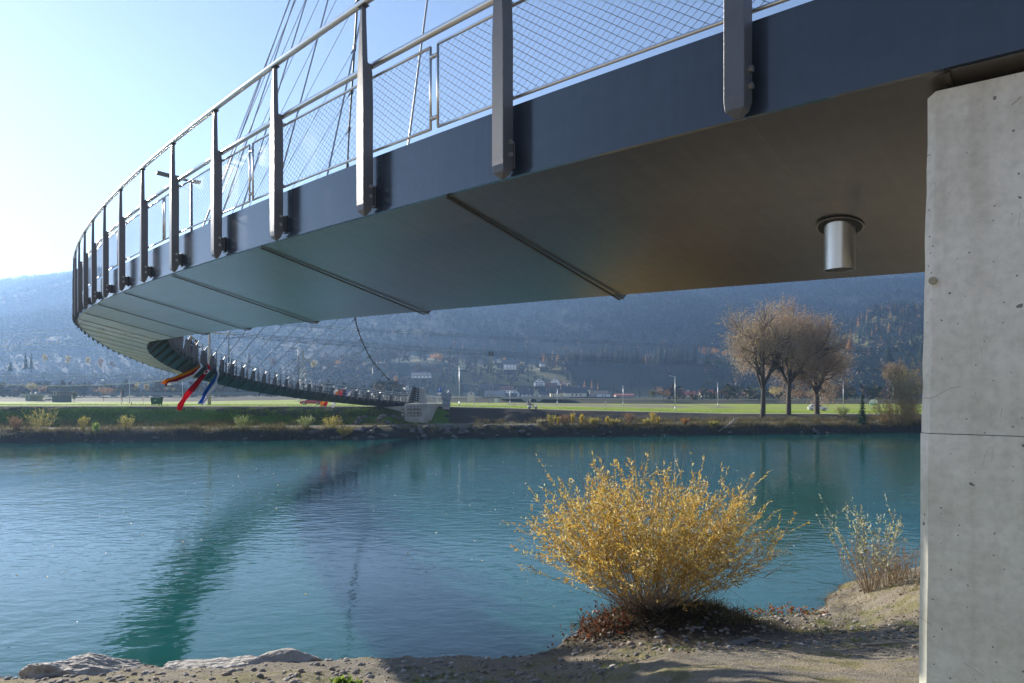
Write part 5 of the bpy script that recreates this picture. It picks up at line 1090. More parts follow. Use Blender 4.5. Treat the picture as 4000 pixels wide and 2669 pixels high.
mb.hexa([(a.x, 103, 3.4), (x0 - .003, 101.2, .9), (x0 - .003, 116, .9), (a.x - 1, 118, 3.4), (a.x, 103, 3.95), (x0 - .003, 101.2, 4.25), (x0 - .003, 116, 4.25), (a.x - 1, 118, 3.95)])
fpart(mb, 'wing_wall', M['concrete2'])
def niche(px0, px1, py0, py1, cols, rows):
    mb = MB(); a = P(px0, py1, 99.27); b_ = P(px1, py0, 99.27); mb.box(a.x, b_.x, 99.26, 99.30, a.z, b_.z); o = fpart(mb, 'anchor_niche', M['nichec'])
    mb = MB()
    for c in range(cols):
        for r in range(rows):
            x = a.x + (b_.x - a.x) * (c + .5) / cols; z = a.z + (b_.z - a.z) * (r + .5) / rows; mb.tube([(x, 99.258, z), (x, 99.16, z), (x, 99.10, z)], [.13, .13, .06], 10)
    fpart(mb, 'anchor_plate', M['socket'])
    mb = MB()
    for r in range(1, rows): z = a.z + (b_.z - a.z) * r / rows; mb.box(a.x, b_.x, 99.20, 99.258, z - .03, z + .03)
    fpart(mb, 'niche_bar', M['brownbar'])
M['nichec'] = mat('niche_concrete', (0.25, 0.23, 0.20), .9, var=.2, vscale=2); M['brownbar'] = mat('brown_bar', (0.15, 0.10, 0.06), .8)
niche(1591.5, 1646, 1586, 1628, 4, 3); niche(1567, 1579, 1587, 1627, 1, 3)
# anchor shoe: inclined black steel box with ribs, concrete buttress behind
mb = MB(); q = [P(1594, 1571, 100.5), P(1632, 1571, 100.5), P(1612, 1508, 100.8), P(1637, 1517, 100.8)]
mb.hexa([q[0], q[1], q[1] + Vector((0, 2.2, 0)), q[0] + Vector((0, 2.2, 0)), q[2], q[3], q[3] + Vector((0, 2.2, 0)), q[2] + Vector((0, 2.2, 0))])
ash = fpart(mb, 'anchor_shoe', M['black'])
mb = MB()
for i in range(7):
    f = (i + .5) / 7; l = q[0].lerp(q[2], f); r = q[1].lerp(q[3], f)
    s_ = (r - l); mb.hexa([l + Vector((-.35, -.12, -.30)), l + s_ * .32 + Vector((0, -.12, .05)), l + s_ * .32 + Vector((0, -.01, .05)), l + Vector((-.35, -.01, -.30)), l + Vector((-.35, -.12, -.25)), l + s_ * .32 + Vector((0, -.12, .10)), l + s_ * .32 + Vector((0, -.01, .10)), l + Vector((-.35, -.01, -.25))])
    mb.tube([l.lerp(r, .45) + Vector((0, -.03, .05)), l.lerp(r, .98) + Vector((0, -.03, -.08))], .025, 5)
    mb.tube([l.lerp(r, .8) + Vector((0, -.12, -.05)), l.lerp(r, .8) + Vector((0, -.02, -.05))], .09, 8)
fpart(mb, 'shoe_rib', M['socket'])
fpart(MB().tube([ANCH + (cabp[0] - ANCH).normalized() * 1.9, ANCH + (cabp[0] - ANCH).normalized() * 1.2, ANCH + (cabp[0] - ANCH).normalized() * -.2], [.10, .16, .34], 12), 'cable_socket', M['socket'], smooth=True)
mb = MB(); a0 = P(1632, 1575, 100.6); a1 = P(1660, 1575, 100.6); b0 = P(1637, 1513, 101); b1 = P(1655, 1519, 101)
mb.hexa([a0 + Vector((.02, 0, -.05)), a1 + Vector((0, 0, -.05)), a1 + Vector((0, 3, -.05)), a0 + Vector((.02, 3, -.05)), b0 + Vector((.03, 0, 0)), b1, b1 + Vector((0, 2, 0)), b0 + Vector((.03, 2, 0))]); fpart(mb, 'buttress', M['concrete2'], bevel=.03)
def rail_fence(name, pts, H, parent, m, step=.14, r=.012):
    mb = MB()
    for a, b_ in zip(pts[:-1], pts[1:]):
        a, b_ = Vector(a), Vector(b_); L_ = (b_ - a).length; n_ = max(1, int(L_ / step)); up = Vector((0, 0, H))
        mb.tube([a + up, b_ + up], r * 2, 5); mb.tube([a + Vector((0, 0, .12)), b_ + Vector((0, 0, .12))], r * 1.5, 5)
        for i in range(n_ + 1): p = a.lerp(b_, i / n_); mb.tube([p, p + up], r * (1.8 if i % 8 == 0 else 1), 4, False)
    return fpart(mb, name, m) if parent is fa else mb.build(name, m, parent)
rail_fence('railing', [(P(1645, 0, 100.3).x, 100.3, zt), (P(1682, 0, 100).x, 100.0, zt), (P(1703, 0, 101.8).x, 101.8, zt), (P(1709, 0, 108).x, 108, zt)], 1.05, fa, M['galv'])

def lamp(name, label, base, H, arm, group=None, col='post', r=.045, both=0.0):
    t = empty(name, base); tag(t, label, 'street lamp', group)
    p = MB().tube([(0, 0, -.1), (0, 0, H * .45), (0, 0, H)], [r * 1.15, r, r * .8], 10).build('pole', M[col], t, True)
    MB().tube([(0, 0, -.1), (0, 0, .9)], r * 1.35, 10).build('pole_sleeve', M[col], t, True)
    a = Vector(arm); L_ = a.length; u = a.normalized(); v = Vector((-u.y, u.x, 0)); mb = MB()
    def bx(s0, s1, w, z0, z1, rise): 
        q = []
        for z_ in (z0, z1):
            for (s_, sd) in ((s0, -1), (s1, -1), (s1, 1), (s0, 1)): pp = u * s_ + v * (sd * w); pp.z = H + z_ + rise * abs(s_); q.append(pp)
        mb.hexa(q)
    bx(L_ * .35, L_, .11, -.035, .035, .10); bx(.03, L_ * .349, .04, -.03, .02, .10)
    if both: bx(-both, -.03, .10, -.03, .03, .05)
    MB_ = mb.build('lamp_head', M[col], t); return t
for k, (s, H) in enumerate([(20.6, 3.85), (42.2, 4.6), (63.8, 4.75), (84.6, 4.75), (105.6, 4.75)]):
    h = head(s); o = Vector((-math.cos(h), math.sin(h), 0)) * .95
    lamp('bridge_lamp', ['slim dark bridge lamp with two armed head seen through the near railing net', 'slim dark bridge lamp hidden behind the bend of the soffit', 'slim dark bridge lamp right of the hanging flags', 'slim dark bridge lamp left of the lattice pylon', 'slim dark bridge lamp nearest the far abutment'][k], D(s, WI - .06, .42), H, o, 'lamps along the footbridge', both=.25 if k == 0 else 0)
for (px, py, top, d, lab, L_) in [(1794.5, 1590, 1434, 112, 'tall pale lamp post between wrapped monument and notice board', .8), (2637, 1609, 1474, 133, 'tall pale lamp post standing alone before the wide meadow', 1.2), (3294, 1606, 1489, 152, 'tall pale lamp post between white car and small spruce', 1.0), (2434, 1594, 1518, 235, 'thin grey lamp post in the middle of the meadow', .0), (2177, 1588, 1529, 250, 'thin grey lamp post right of the mobility scooter', .0), (1992, 1585, 1535, 250, 'thin grey lamp post left of the mobility scooter', .0), (2804, 1598, 1506, 220, 'thin grey lamp post left of the three big trees', .0), (506, 1585, 1499, 190, 'grey lamp post left of the green waste bin', .3), (713, 1584, 1497, 215, 'thin grey post behind the hanging red flag', .0)]:
    p = P(px, py, d); p.z = float(valley_z(p.x, p.y)); lamp('street_lamp', lab, p, (py - top) * d / F, (-max(L_, .35), -.1, 0), 'street lamps on the far bank', 'galv', .06 if d < 160 else .09)

# signs
def text_mesh(txt, size):
    cu = bpy.data.curves.new('t', 'FONT'); cu.body = txt; cu.size = size; cu.align_x = 'CENTER'; cu.align_y = 'CENTER'; cu.extrude = .004
    o = bpy.data.objects.new('t', cu); COL.objects.link(o); dg = bpy.context.evaluated_depsgraph_get(); me = bpy.data.meshes.new_from_object(o.evaluated_get(dg)); bpy.data.objects.remove(o); return me
def put_text(txt, size, loc, m, parent, name='lettering'):
    me = text_mesh(txt, size); me.materials.clear(); me.materials.append(m); o = bpy.data.objects.new(name, me); COL.objects.link(o); o.parent = parent; o.location = loc; o.rotation_euler = (R(90), 0, 0); return o
M['blue'] = mat('sign_blue', (0.02, 0.12, 0.45), .4); M['cream'] = mat('cream_board', (0.62, 0.58, 0.47), .6); M['green'] = mat('bin_green', (0.015, 0.075, 0.025), .5, var=.1); M['lgreen'] = mat('pale_green', (0.10, 0.30, 0.13), .6); M['mint'] = mat('mint_band', (0.25, 0.50, 0.35), .6)
p = P(1716, 1586, 106); p.z = 4.1; sg = empty('parking_sign', p); tag(sg, 'blue parking sign with white letter on a grey pole behind the far abutment', 'sign')
MB().tube([(0, 0, 0), (0, 0, 2.9)], .04, 8).build('pole', M['galv'], sg); MB().box(-.30, .30, -.03, .03, 2.22, 2.86).build('sign_panel', M['blue'], sg, bevel=.02); put_text('P', .58, (0, -.036, 2.54), M['white'], sg); MB().box(-.30, .30, -.025, .025, 1.86, 2.14).build('sub_panel', M['white'], sg)
p = P(1840, 1592, 112); p.z = float(valley_z(p.x, p.y)); nb = empty('notice_board', p); tag(nb, 'cream notice board with arched metal top on two legs beside the far road', 'notice board')
for x in (-.52, .52): MB().tube([(x, 0, 0), (x, 0, 2.2)], .045, 8).build('leg', M['galv'], nb)
MB().box(-.48, .48, -.03, .03, .95, 1.98).build('board', M['cream'], nb)
for i in range(5): MB().box(-.45, .45, -.045, -.032, 1.06 + i * .19, 1.07 + i * .19).build('slat_line', M['galv'], nb)
MB().prism([(-.57, 2.0)] + [(.57 * -math.cos(math.pi * i / 10), 2.0 + .55 * math.sin(math.pi * i / 10)) for i in range(1, 10)] + [(.57, 2.0)], lambda a, b_, s_: (a, -.05 + .1 * s_, b_)).build('arched_top', M['galv'], nb); MB().box(-.10, .10, -.06, -.052, 2.12, 2.38).build('emblem', M['black'], nb)
p = P(3414, 1608, 150); p.z = float(valley_z(p.x, p.y)); nb2 = empty('notice_board', p); tag(nb2, 'white arched notice board with green band on two legs near the golden brown shrub', 'notice board')
for x in (-.9, .9): MB().tube([(x, 0, 0), (x, 0, 1.7)], .05, 6).build('leg', M['galv'], nb2)
MB().box(-1, 1, -.03, .03, 1.2, 1.75).build('board', M['mint'], nb2); MB().prism([(-.95, 1.753)] + [(-.95 * math.cos(math.pi * i / 8), 1.753 + .75 * math.sin(math.pi * i / 8)) for i in range(1, 8)] + [(.95, 1.753)], lambda a, b_, s_: (a, -.03 + .06 * s_, b_)).build('arched_top', M['white'], nb2)
for i in range(2): MB().box(-.8, .8, -.045, -.033, 1.33 + .2 * i, 1.40 + .2 * i).build('text_line', M['white'], nb2)
# wrapped monument
p = P(1743, 1600, 104); p.z = 3.6; mo = empty('wrapped_monument', p); tag(mo, 'grey tarpaulin wrapped monument on a pale stone plinth beside the parking sign', 'monument')
MB().hexa([(-.5, -.4, -.3), (.5, -.4, -.3), (.5, .4, -.3), (-.5, .4, -.3), (-.56, -.45, .62), (.56, -.45, .62), (.56, .45, .62), (-.56, .45, .62)]).build('plinth', M['concrete2'], mo, bevel=.05)
bm = bmesh.new(); bmesh.ops.create_cube(bm, size=1); bmesh.ops.subdivide_edges(bm, edges=bm.edges[:], cuts=9, use_grid_fill=True); gq = np.random.default_rng(4)
for v in bm.verts:
    f = v.co.z + .5; wd = 1.15 + .28 * f - .18 * math.exp(-((f - .32) / .08) ** 2); n_ = float(fbm(v.co.x * 3 + v.co.z * 2, v.co.y * 3 + v.co.z * 4.3, 3, 99)); v.co = Vector((v.co.x * wd + n_ * .16 + .12 * f * (v.co.x > .2), v.co.y * wd * .8 + n_ * .14, .63 + f * (1.95 + (.18 if v.co.x < 0 else 0)) + n_ * .12))
me = bpy.data.meshes.new('tarpaulin'); bm.to_mesh(me); bm.free(); me.materials.append(mat('grey_tarp', (0.26, 0.29, 0.33), .5, var=.15, vscale=2)); o = bpy.data.objects.new('tarpaulin', me); COL.objects.link(o); o.parent = mo
MB().tube([(.35, 0, 2.4), (.52, 0, 2.95)], [.24, .20], 10).build('wrapped_head', me.materials[0], mo, True, bevel=.05)
# waste bin
p = P(612.5, 1583, 102); p.z = float(valley_z(p.x, p.y)) + .06; wbn = empty('waste_bin', p); tag(wbn, 'large green wheeled waste bin standing on the far road', 'waste bin')
MB().hexa([(-.62, -.42, .22), (.62, -.42, .22), (.62, .42, .22), (-.62, .42, .22), (-.72, -.52, 1.12), (.72, -.52, 1.12), (.72, .52, 1.12), (-.72, .52, 1.12)]).build('body', M['green'], wbn, bevel=.05)
MB().prism([(-.55, 1.125), (-.55, 1.20), (-.25, 1.36), (.25, 1.36), (.55, 1.20), (.55, 1.125)], lambda a, b_, s_: (-.74 + 1.48 * s_, a, b_)).build('lid', M['green'], wbn, bevel=.03); MB().box(-.20, .20, -.512, -.490, .68, .92).build('label', M['lgreen'], wbn)
for x in (-.52, .52):
    for y in (-.35, .35): MB().tube([(x - .04, y, .10), (x + .04, y, .10)], .10, 12).build('wheel', M['rubber'], wbn)
for x in (-.74, .74): MB().tube([(x, -.2, .98), (x + (.08 if x > 0 else -.08), -.2, .98)], .04, 8).build('trunnion', M['black'], wbn)
# red and white road posts
def road_post(px, py, top, d, lab, stripes=5, w=.035):
    p = P(px, py, d); p.z = float(valley_z(p.x, p.y)); H = (py - top) * d / F; t = empty('marker_post', p); tag(t, lab, 'marker post', 'red and white road marker posts'); n_ = stripes
    for i in range(n_): MB().tube([(0, 0, H * i / n_), (0, 0, H * (i + 1) / n_ - .002)], w, 6).build('band', M['red'] if (i % 2) == (n_ - 1) % 2 else M['white'], t)
for a in [(474, 1585, 1527, 112, 'tall red and white snow pole left of the left lamp post'), (559, 1585, 1538, 112, 'tall red and white snow pole just left of the green waste bin'), (514, 1586, 1572, 108, 'short red marker left of the green waste bin', 1, .06), (530, 1586, 1578, 108, 'smallest red marker left of the green waste bin', 1, .05), (718, 1585, 1577, 106, 'short red marker behind the tip of the red flag', 1, .05), (2365, 1601, 1556, 120, 'leaning red and white snow pole in the meadow'), (3268, 1601, 1569, 150, 'red and white snow pole right of the white car'), (3177, 1602, 1570, 146, 'red and white snow pole in front of the white car'), (1573, 1573, 1555, 110, 'fat red and white striped bollard at the far bridge end', 4, .16), (2008, 1588, 1577, 150, 'small red and white bollard left of the mobility scooter', 3, .10)]: road_post(*a)

# ---- people
def person_mesh(J, edges, rad, root='pelvis'):
    names = list(J); me = bpy.data.meshes.new('p'); me.from_pydata([J[n] for n in names], [(names.index(a), names.index(b_)) for a, b_ in edges], []); o = bpy.data.objects.new('p', me); COL.objects.link(o)
    m = o.modifiers.new('skin', 'SKIN'); m.use_smooth_shade = True
    for i, n in enumerate(names): r = rad.get(n, .01); me.skin_vertices[0].data[i].radius = (r, r); me.skin_vertices[0].data[i].use_root = (n == root)
    sb = o.modifiers.new('sub', 'SUBSURF'); sb.levels = 1; sb.render_levels = 1
    dg = bpy.context.evaluated_depsgraph_get(); out = bpy.data.meshes.new_from_object(o.evaluated_get(dg)); bpy.data.objects.remove(o); return out
def person(label, loc, rz, pose, top, legs_, skin, hat=None, hairc=(0.05, 0.03, 0.02), group=None):
    J = {'pelvis': (0, 0, .95), 'waist': (0, .0, 1.10), 'chest': (0, 0, 1.30), 'neck0': (0, .0, 1.46), 'neck': (0, .01, 1.53), 'head0': (0, .02, 1.60), 'head1': (0, .02, 1.69), 'head2': (0, .015, 1.755), 'nose0': (0, .10, 1.645), 'nose': (0, .125, 1.64)}
    for s_, n_ in ((-1, 'l'), (1, 'r')):
        J['hip' + n_] = (.10 * s_, 0, .90); J['knee' + n_] = (.11 * s_, .02, .50); J['ank' + n_] = (.11 * s_, -.01, .08); J['toe' + n_] = (.12 * s_, .16, .035)
        J['sh' + n_] = (.185 * s_, 0, 1.42); J['el' + n_] = (.24 * s_, -.02, 1.14); J['wr' + n_] = (.24 * s_, .10, .90); J['ha' + n_] = (.235 * s_, .13, .83); J['ear' + n_] = (.085 * s_, .01, 1.655)
    J.update(pose)
    E_ = [('pelvis', 'waist'), ('waist', 'chest'), ('chest', 'neck0'), ('neck0', 'neck'), ('neck', 'head0'), ('head0', 'head1'), ('head1', 'head2'), ('head0', 'nose0'), ('nose0', 'nose')]
    rad = {'pelvis': .15, 'waist': .135, 'chest': .155, 'neck0': .09, 'neck': .058, 'head0': .078, 'head1': .098, 'head2': .062, 'nose0': .018, 'nose': .012}
    for n_ in 'lr':
        E_ += [('pelvis', 'hip' + n_), ('hip' + n_, 'knee' + n_), ('knee' + n_, 'ank' + n_), ('ank' + n_, 'toe' + n_), ('neck0', 'sh' + n_), ('sh' + n_, 'el' + n_), ('el' + n_, 'wr' + n_), ('wr' + n_, 'ha' + n_), ('head1', 'ear' + n_)]
        rad.update({'hip' + n_: .10, 'knee' + n_: .065, 'ank' + n_: .048, 'toe' + n_: .035, 'sh' + n_: .07, 'el' + n_: .047, 'wr' + n_: .031, 'ha' + n_: .030, 'ear' + n_: .012})
        wv, hv_ = Vector(J['wr' + n_]), Vector(J['ha' + n_]); u = (hv_ - wv).normalized(); sd = u.cross(Vector((0, 0, 1)) if abs(u.z) < .8 else Vector((1, 0, 0))).normalized(); cu = u.cross(sd)
        for f, (of, L_) in enumerate([(-.030, .070), (-.011, .082), (.009, .078), (.028, .062)]):
            a = hv_ + sd * of; b_ = a + u * L_ * .55 + cu * .006; c_ = b_ + u * L_ * .35 + cu * .022; k = 'f%s%d' % (n_, f); J[k + 'a'] = tuple(a + u * .018); J[k + 'b'] = tuple(b_); J[k + 'c'] = tuple(c_); E_ += [('ha' + n_, k + 'a'), (k + 'a', k + 'b'), (k + 'b', k + 'c')]; rad.update({k + 'a': .0095, k + 'b': .0085, k + 'c': .007})
        a = wv.lerp(hv_, .55) - sd * .035; J['t' + n_ + 'a'] = tuple(a); J['t' + n_ + 'b'] = tuple(a - sd * .02 + u * .045 + cu * .015); E_ += [('wr' + n_, 't' + n_ + 'a'), ('t' + n_ + 'a', 't' + n_ + 'b')]; rad.update({'t' + n_ + 'a': .012, 't' + n_ + 'b': .009})
    me = person_mesh(J, E_, rad); me.materials.clear()
    for c_, r_ in ((top, .85), (legs_, .85), (skin, .55), ((.03, .025, .02), .6)): me.materials.append(mat('cloth', c_, r_))
    nk = Vector(J['neck']).z - .01; pel = Vector(J['pelvis']).z; wl, wr_ = Vector(J['hal']), Vector(J['har']); kn = [Vector(J[x]) for x in ('kneel', 'kneer', 'hipl', 'hipr', 'ankl', 'ankr')]
    for f in me.polygons:
        c_ = f.center; arm = min((c_ - Vector(J[x])).length for x in ('ell', 'elr', 'wrl', 'wrr', 'shl', 'shr')); leg = min((c_ - k).length for k in kn)
        if c_.z > nk: f.material_index = 2
        elif min((c_ - wl).length, (c_ - wr_).length) < .095: f.material_index = 2
        elif c_.z < .10: f.material_index = 3
        elif (c_.z < pel - .02 or leg < .12) and arm > .12: f.material_index = 1
        else: f.material_index = 0
    t = empty('person', loc, rz); tag(t, label, 'person', group); o = bpy.data.objects.new('body', me); COL.objects.link(o); o.parent = t
    hc = Vector(J['head1'])
    mb = MB(); mb.sphere(hc + Vector((0, -.012, .028)), (.106, .118, .105), 14, 9); mb.v = [(x, y, max(z, hc.z + .005 - .07 * max(0, min(1, (hc.y - y) * 9)))) for x, y, z in mb.v]
    mb.build('cap' if hat else 'hair', mat('hair', hat or hairc, .8), t, True)
    if hat: MB().prism([(-.08, .07), (.08, .07), (.06, .17), (-.06, .17)], lambda a, b_, s_: (hc.x + a, hc.y + b_, hc.z + .035 + .012 * s_)).build('cap_brim', mat('brim', hat, .8), t)
    for s_ in (-1, 1): MB().sphere(hc + Vector((.034 * s_, .088, -.008)), .011, 6, 5).build('eye', M['black'], t)
    return t
rail_pose = {n + k: v for k in 'lr' for n, v in (('el', ((.25 if k == 'r' else -.25), .12, 1.22)), ('wr', ((.16 if k == 'r' else -.16), .34, 1.27)), ('ha', ((.15 if k == 'r' else -.15), .41, 1.29)))}
for (s, off, lab, tp, lg, hat) in [(53.2, 2.42, 'person in dark jacket and grey flat cap leaning on the bridge railing', (.05, .06, .09), (.06, .06, .07), (.30, .29, .28)), (55.0, 2.40, 'person in black jacket and dark cap leaning at the railing beside another', (.03, .03, .035), (.04, .04, .06), (.03, .03, .035))]:
    person(lab, D(s, off, .42), -head(s) - math.pi / 2, rail_pose, tp, lg, (.50, .33, .25), hat)

# ---- banners
def banner(label, pts, wid, stripes, seed, group, crest=None):
    """pts: centre line; wid: list of width vectors; stripes: materials across"""
    n = len(pts); ns = len(stripes); g_ = np.random.default_rng(seed); nt_ = 9; ctr = []; wv = []
    for i in range(n - 1):
        for j in range(nt_):
            f = j / nt_; ctr.append(pts[i].lerp(pts[i + 1], f * f * (3 - 2 * f) * .5 + f * .5)); wv.append(wid[i].lerp(wid[i + 1], f))
    ctr.append(pts[-1]); wv.append(wid[-1]); V = []; Fc = []; mi = []; cols = ns * 4
    for i, (c_, w_) in enumerate(zip(ctr, wv)):
        for k in range(cols + 1):
            u = k / cols - .5; p = c_ + w_ * u; p = p + Vector((0, 1, .3)) * (.12 * math.sin(u * 11 + i * .42 + seed) * min(1, i / 8)); V.append(p)
    for i in range(len(ctr) - 1):
        for k in range(cols): b_ = i * (cols + 1) + k; Fc.append((b_, b_ + 1, b_ + cols + 2, b_ + cols + 1)); mi.append(k // 4)
    me = bpy.data.meshes.new('banner'); me.from_pydata([tuple(v) for v in V], [], Fc)
    for m_ in stripes: me.materials.append(m_)
    me.polygons.foreach_set('material_index', mi); me.polygons.foreach_set('use_smooth', [True] * len(Fc)); me.update(); o = bpy.data.objects.new('banner', me); COL.objects.link(o)
    sm = o.modifiers.new('solid', 'SOLIDIFY'); sm.thickness = .006; tag(o, label, 'banner', group)
    if crest:
        i = crest; c_ = ctr[i] + Vector((0, -.10, 0)); t_ = (ctr[i + 2] - ctr[i - 2]).normalized(); w_ = wv[i].normalized(); q = [c_ + t_ * a + w_ * b_ for a, b_ in ((-.22, -.14), (-.22, .14), (.12, .14), (.24, 0), (.12, -.14))]
        MB().prism(list(range(0)), None) if False else None
        mbq = MB(); mbq.add(q + [v + Vector((0, .02, 0)) for v in q], [(0, 1, 2, 3, 4), (9, 8, 7, 6, 5)] + [(k, (k + 1) % 5, 5 + (k + 1) % 5, 5 + k) for k in range(5)]); mbq.build('crest', M['white'], o)
        mbq = MB(); q2 = [c_ + (v - c_) * .6 + Vector((0, -.01, 0)) for v in q]; mbq.add(q2, [(0, 1, 2, 3, 4)]); mbq.build('crest_field', fl_red, o)
    return o
def cloth(name, c_): 
    m = bpy.data.materials.new(name); m.use_nodes = True; b = m.node_tree.nodes['Principled BSDF']; b.inputs['Base Color'].default_value = (*c_, 1); b.inputs['Roughness'].default_value = .8; b.inputs['Specular IOR Level'].default_value = .15
    tr = nd(m.node_tree, 'ShaderNodeBsdfTranslucent'); tr.inputs['Color'].default_value = (*c_, 1); mx = nd(m.node_tree, 'ShaderNodeMixShader'); mx.inputs[0].default_value = .45; L = m.node_tree.links; L.new(b.outputs[0], mx.inputs[1]); L.new(tr.outputs[0], mx.inputs[2]); L.new(mx.outputs[0], m.node_tree.nodes['Material Output'].inputs['Surface']); return m
fl_red = cloth('flag_red', (.62, .015, .03)); fl_white = cloth('flag_white', (.78, .78, .80)); fl_or = cloth('flag_orange', (.75, .30, .01)); fl_blue = cloth('flag_blue', (.02, .14, .48)); fl_dr = cloth('flag_dark_red', (.35, .02, .03))
X_ = lambda px, s_=1.0: Vector((px / F * 50, 0, 0))
def pxv(dx, dy, d): return Vector((dx / F * d, 0, -dy / F * d))
BG = 'long banners hung from the footbridge railing'
ed = lambda s: D(s, WI + .30, 0)
d1 = ed(53.3).y - .3
banner('banner of orange red and white stripes blown far out below the bridge', [P(763, 1357, d1), P(768, 1392, d1 - .2), P(785, 1431, d1 - .4), P(748, 1461, d1 - 1.2), P(690, 1484, d1 - 2), P(652, 1494, d1 - 2.6), P(650, 1507, d1 - 3)], [pxv(7, -1, 50), pxv(10, -2, 50), pxv(9, 5, 50), pxv(16, 26, 50), pxv(12, 26, 50), pxv(10, 22, 50), pxv(40, 18, 50)], [fl_or, fl_dr, fl_white], 1, BG)
d2 = ed(56.3).y - .3
banner('red banner with small white crest hanging straight down over the bridge edge', [P(796, 1374, d2), P(803, 1408, d2 - .2), P(815, 1446, d2 - .5), P(775, 1490, d2 - 1), P(730, 1545, d2 - 1.5), P(706, 1578, d2 - 1.8), P(702, 1604, d2 - 2)], [pxv(14, 4, 52), pxv(13, 2, 52), pxv(10, 4, 52), pxv(18, 10, 52), pxv(18, 12, 52), pxv(17, 8, 52), pxv(20, 2, 52)], [fl_red], 2, BG, crest=20)
d3 = ed(59.4).y - .3
banner('blue and white banner hanging below the bridge right of the red one', [P(832, 1394, d3), P(838, 1422, d3 - .2), P(853, 1461, d3 - .5), P(836, 1495, d3 - .9), P(805, 1545, d3 - 1.3), P(786, 1580, d3 - 1.6)], [pxv(11, 2, 54), pxv(10, 2, 54), pxv(8, 5, 54), pxv(22, 12, 54), pxv(26, 14, 54), pxv(24, 9, 54)], [fl_blue, fl_white], 3, BG)
for k, (s, st, lab, px) in enumerate([(101.0, [fl_white, fl_or], 'white and orange banner hung on the far railing seen through the posts', 1316), (103.6, [fl_red], 'red banner hung on the far railing next to the white and orange one', 1338), (105.8, [fl_blue, fl_white], 'blue and white banner hung on the far railing, rightmost of three', 1362)]):
    dd = D(s, 0, 0).y - .6; yt = 1523 + k * 1.5; banner(lab, [P(px + 6, yt, dd), P(px, yt + 9, dd), P(px - 8, yt + 18, dd), P(px - 18, yt + 27, dd)], [pxv(16, 3, dd), pxv(22, 5, dd), pxv(24, 4, dd), pxv(16, 4, dd)], st, 5 + k, BG)
for k, (px, py, st, lab) in enumerate([(1258, 1573, [fl_or], 'loose end of an orange banner below the far bridge deck'), (1272, 1574, [fl_red], 'loose end of a red banner below the far bridge deck'), (1302, 1577, [fl_white], 'loose end of a white banner below the far bridge deck')]):
    banner(lab, [P(px + 5, py - 4, 97), P(px, py + 4, 97), P(px - 4, py + 14, 96.6)], [pxv(12, 4, 97), pxv(13, 5, 97), pxv(9, 3, 97)], st, 9 + k, BG)

# ---- cars
def car(label, loc, rz, paint, L_=4.0, H=1.45, Wd=1.7):
    t = empty('parked_car' if True else '', loc, rz); tag(t, label, 'car'); h2 = Wd / 2; pm_ = mat('car_paint', paint, .25, coat=.6)
    low = [(-.5, .20), (-.49, .50), (-.46, .60), (-.26, .66), (.42, .62), (.485, .55), (.5, .30), (.49, .20)]
    secs = []; mb = MB()
    def ring(f, inset): return [(a * L_, b_ * H) for a, b_ in low]
    prof = [(-.50, .17), (-.50, .42), (-.47, .53), (-.25, .615), (-.09, .94), (.08, 1.0), (.30, .97), (.44, .66), (.495, .58), (.50, .30), (.49, .17)]
    Y = [(-h2, .97), (-h2 * .93, 1.0), (0, 1.005), (h2 * .93, 1.0), (h2, .97)]; V = []; n = len(prof)
    for (y, k) in Y:
        for (a, b_) in prof:
            yy = y * (1 - .24 * max(0, (b_ - .60)) / .4); V.append((a * L_ * k, yy, b_ * H * (k if b_ > .5 else 1)))
    Fc = []
    for i in range(len(Y) - 1):
        for k in range(n): k2 = (k + 1) % n; Fc.append((i * n + k, i * n + k2, (i + 1) * n + k2, (i + 1) * n + k))
    Fc += [tuple(range(n)), tuple((len(Y) - 1) * n + k for k in range(n))[::-1]]; MB().add(V, Fc).build('body', pm_, t, False, bevel=.03)
    for s_ in (-1, 1):
        yl = lambda z: s_ * (h2 * (1 - .24 * max(0, (z / H - .60)) / .4) + .004)
        for q in ([(-.21, .645), (-.085, .905), (.075, .955), (.075, .645)], [(.095, .645), (.095, .955), (.28, .925), (.39, .66)]):
            mb = MB(); pts = [(a * L_, yl(b_ * H), b_ * H) for a, b_ in q]; mb.add(pts + [(x, y - s_ * .02, z) for x, y, z in pts], [(0, 1, 2, 3), (7, 6, 5, 4)]); mb.build('side_window', M['glass'], t)
        for a in (-.31, .31):
            w_ = MB().tube([(a * L_, s_ * (h2 - .18), .31), (a * L_, s_ * (h2 + .012), .31)], .31, 18).build('wheel', M['rubber'], t); MB().tube([(a * L_, s_ * (h2 + .013), .31), (a * L_, s_ * (h2 + .022), .31)], .20, 12).build('rim', M['socket'], w_)
        MB().sphere((-.478 * L_, s_ * h2 * .72, .50 * H), (.10, .16, .07), 8, 6).build('headlight', M['glass'], t, True); MB().box(.472 * L_, .497 * L_, s_ * h2 * .72 - .12, s_ * h2 * .72 + .12, .56 * H, .68 * H).build('tail_light', M['red'], t)
        MB().sphere((-.19 * L_, s_ * (h2 + .09), .68 * H), (.06, .10, .06), 8, 6).build('mirror', pm_, t, True)
    mb = MB(); mb.add([(-.247 * L_, -h2 * .84, .625 * H), (-.247 * L_, h2 * .84, .625 * H), (-.094 * L_, h2 * .72, .945 * H), (-.094 * L_, -h2 * .72, .945 * H)], [(0, 1, 2, 3)]); mb.v = [(x - .012, y, z + .006) for x, y, z in mb.v]; mb.build('windscreen', M['glass'], t)
    return t
p = P(3194, 1606, 150); p.z = float(valley_z(p.x, p.y)) + .02; car('white hatchback parked on the meadow edge behind the right big tree', p, math.pi - .25, (.72, .73, .74))
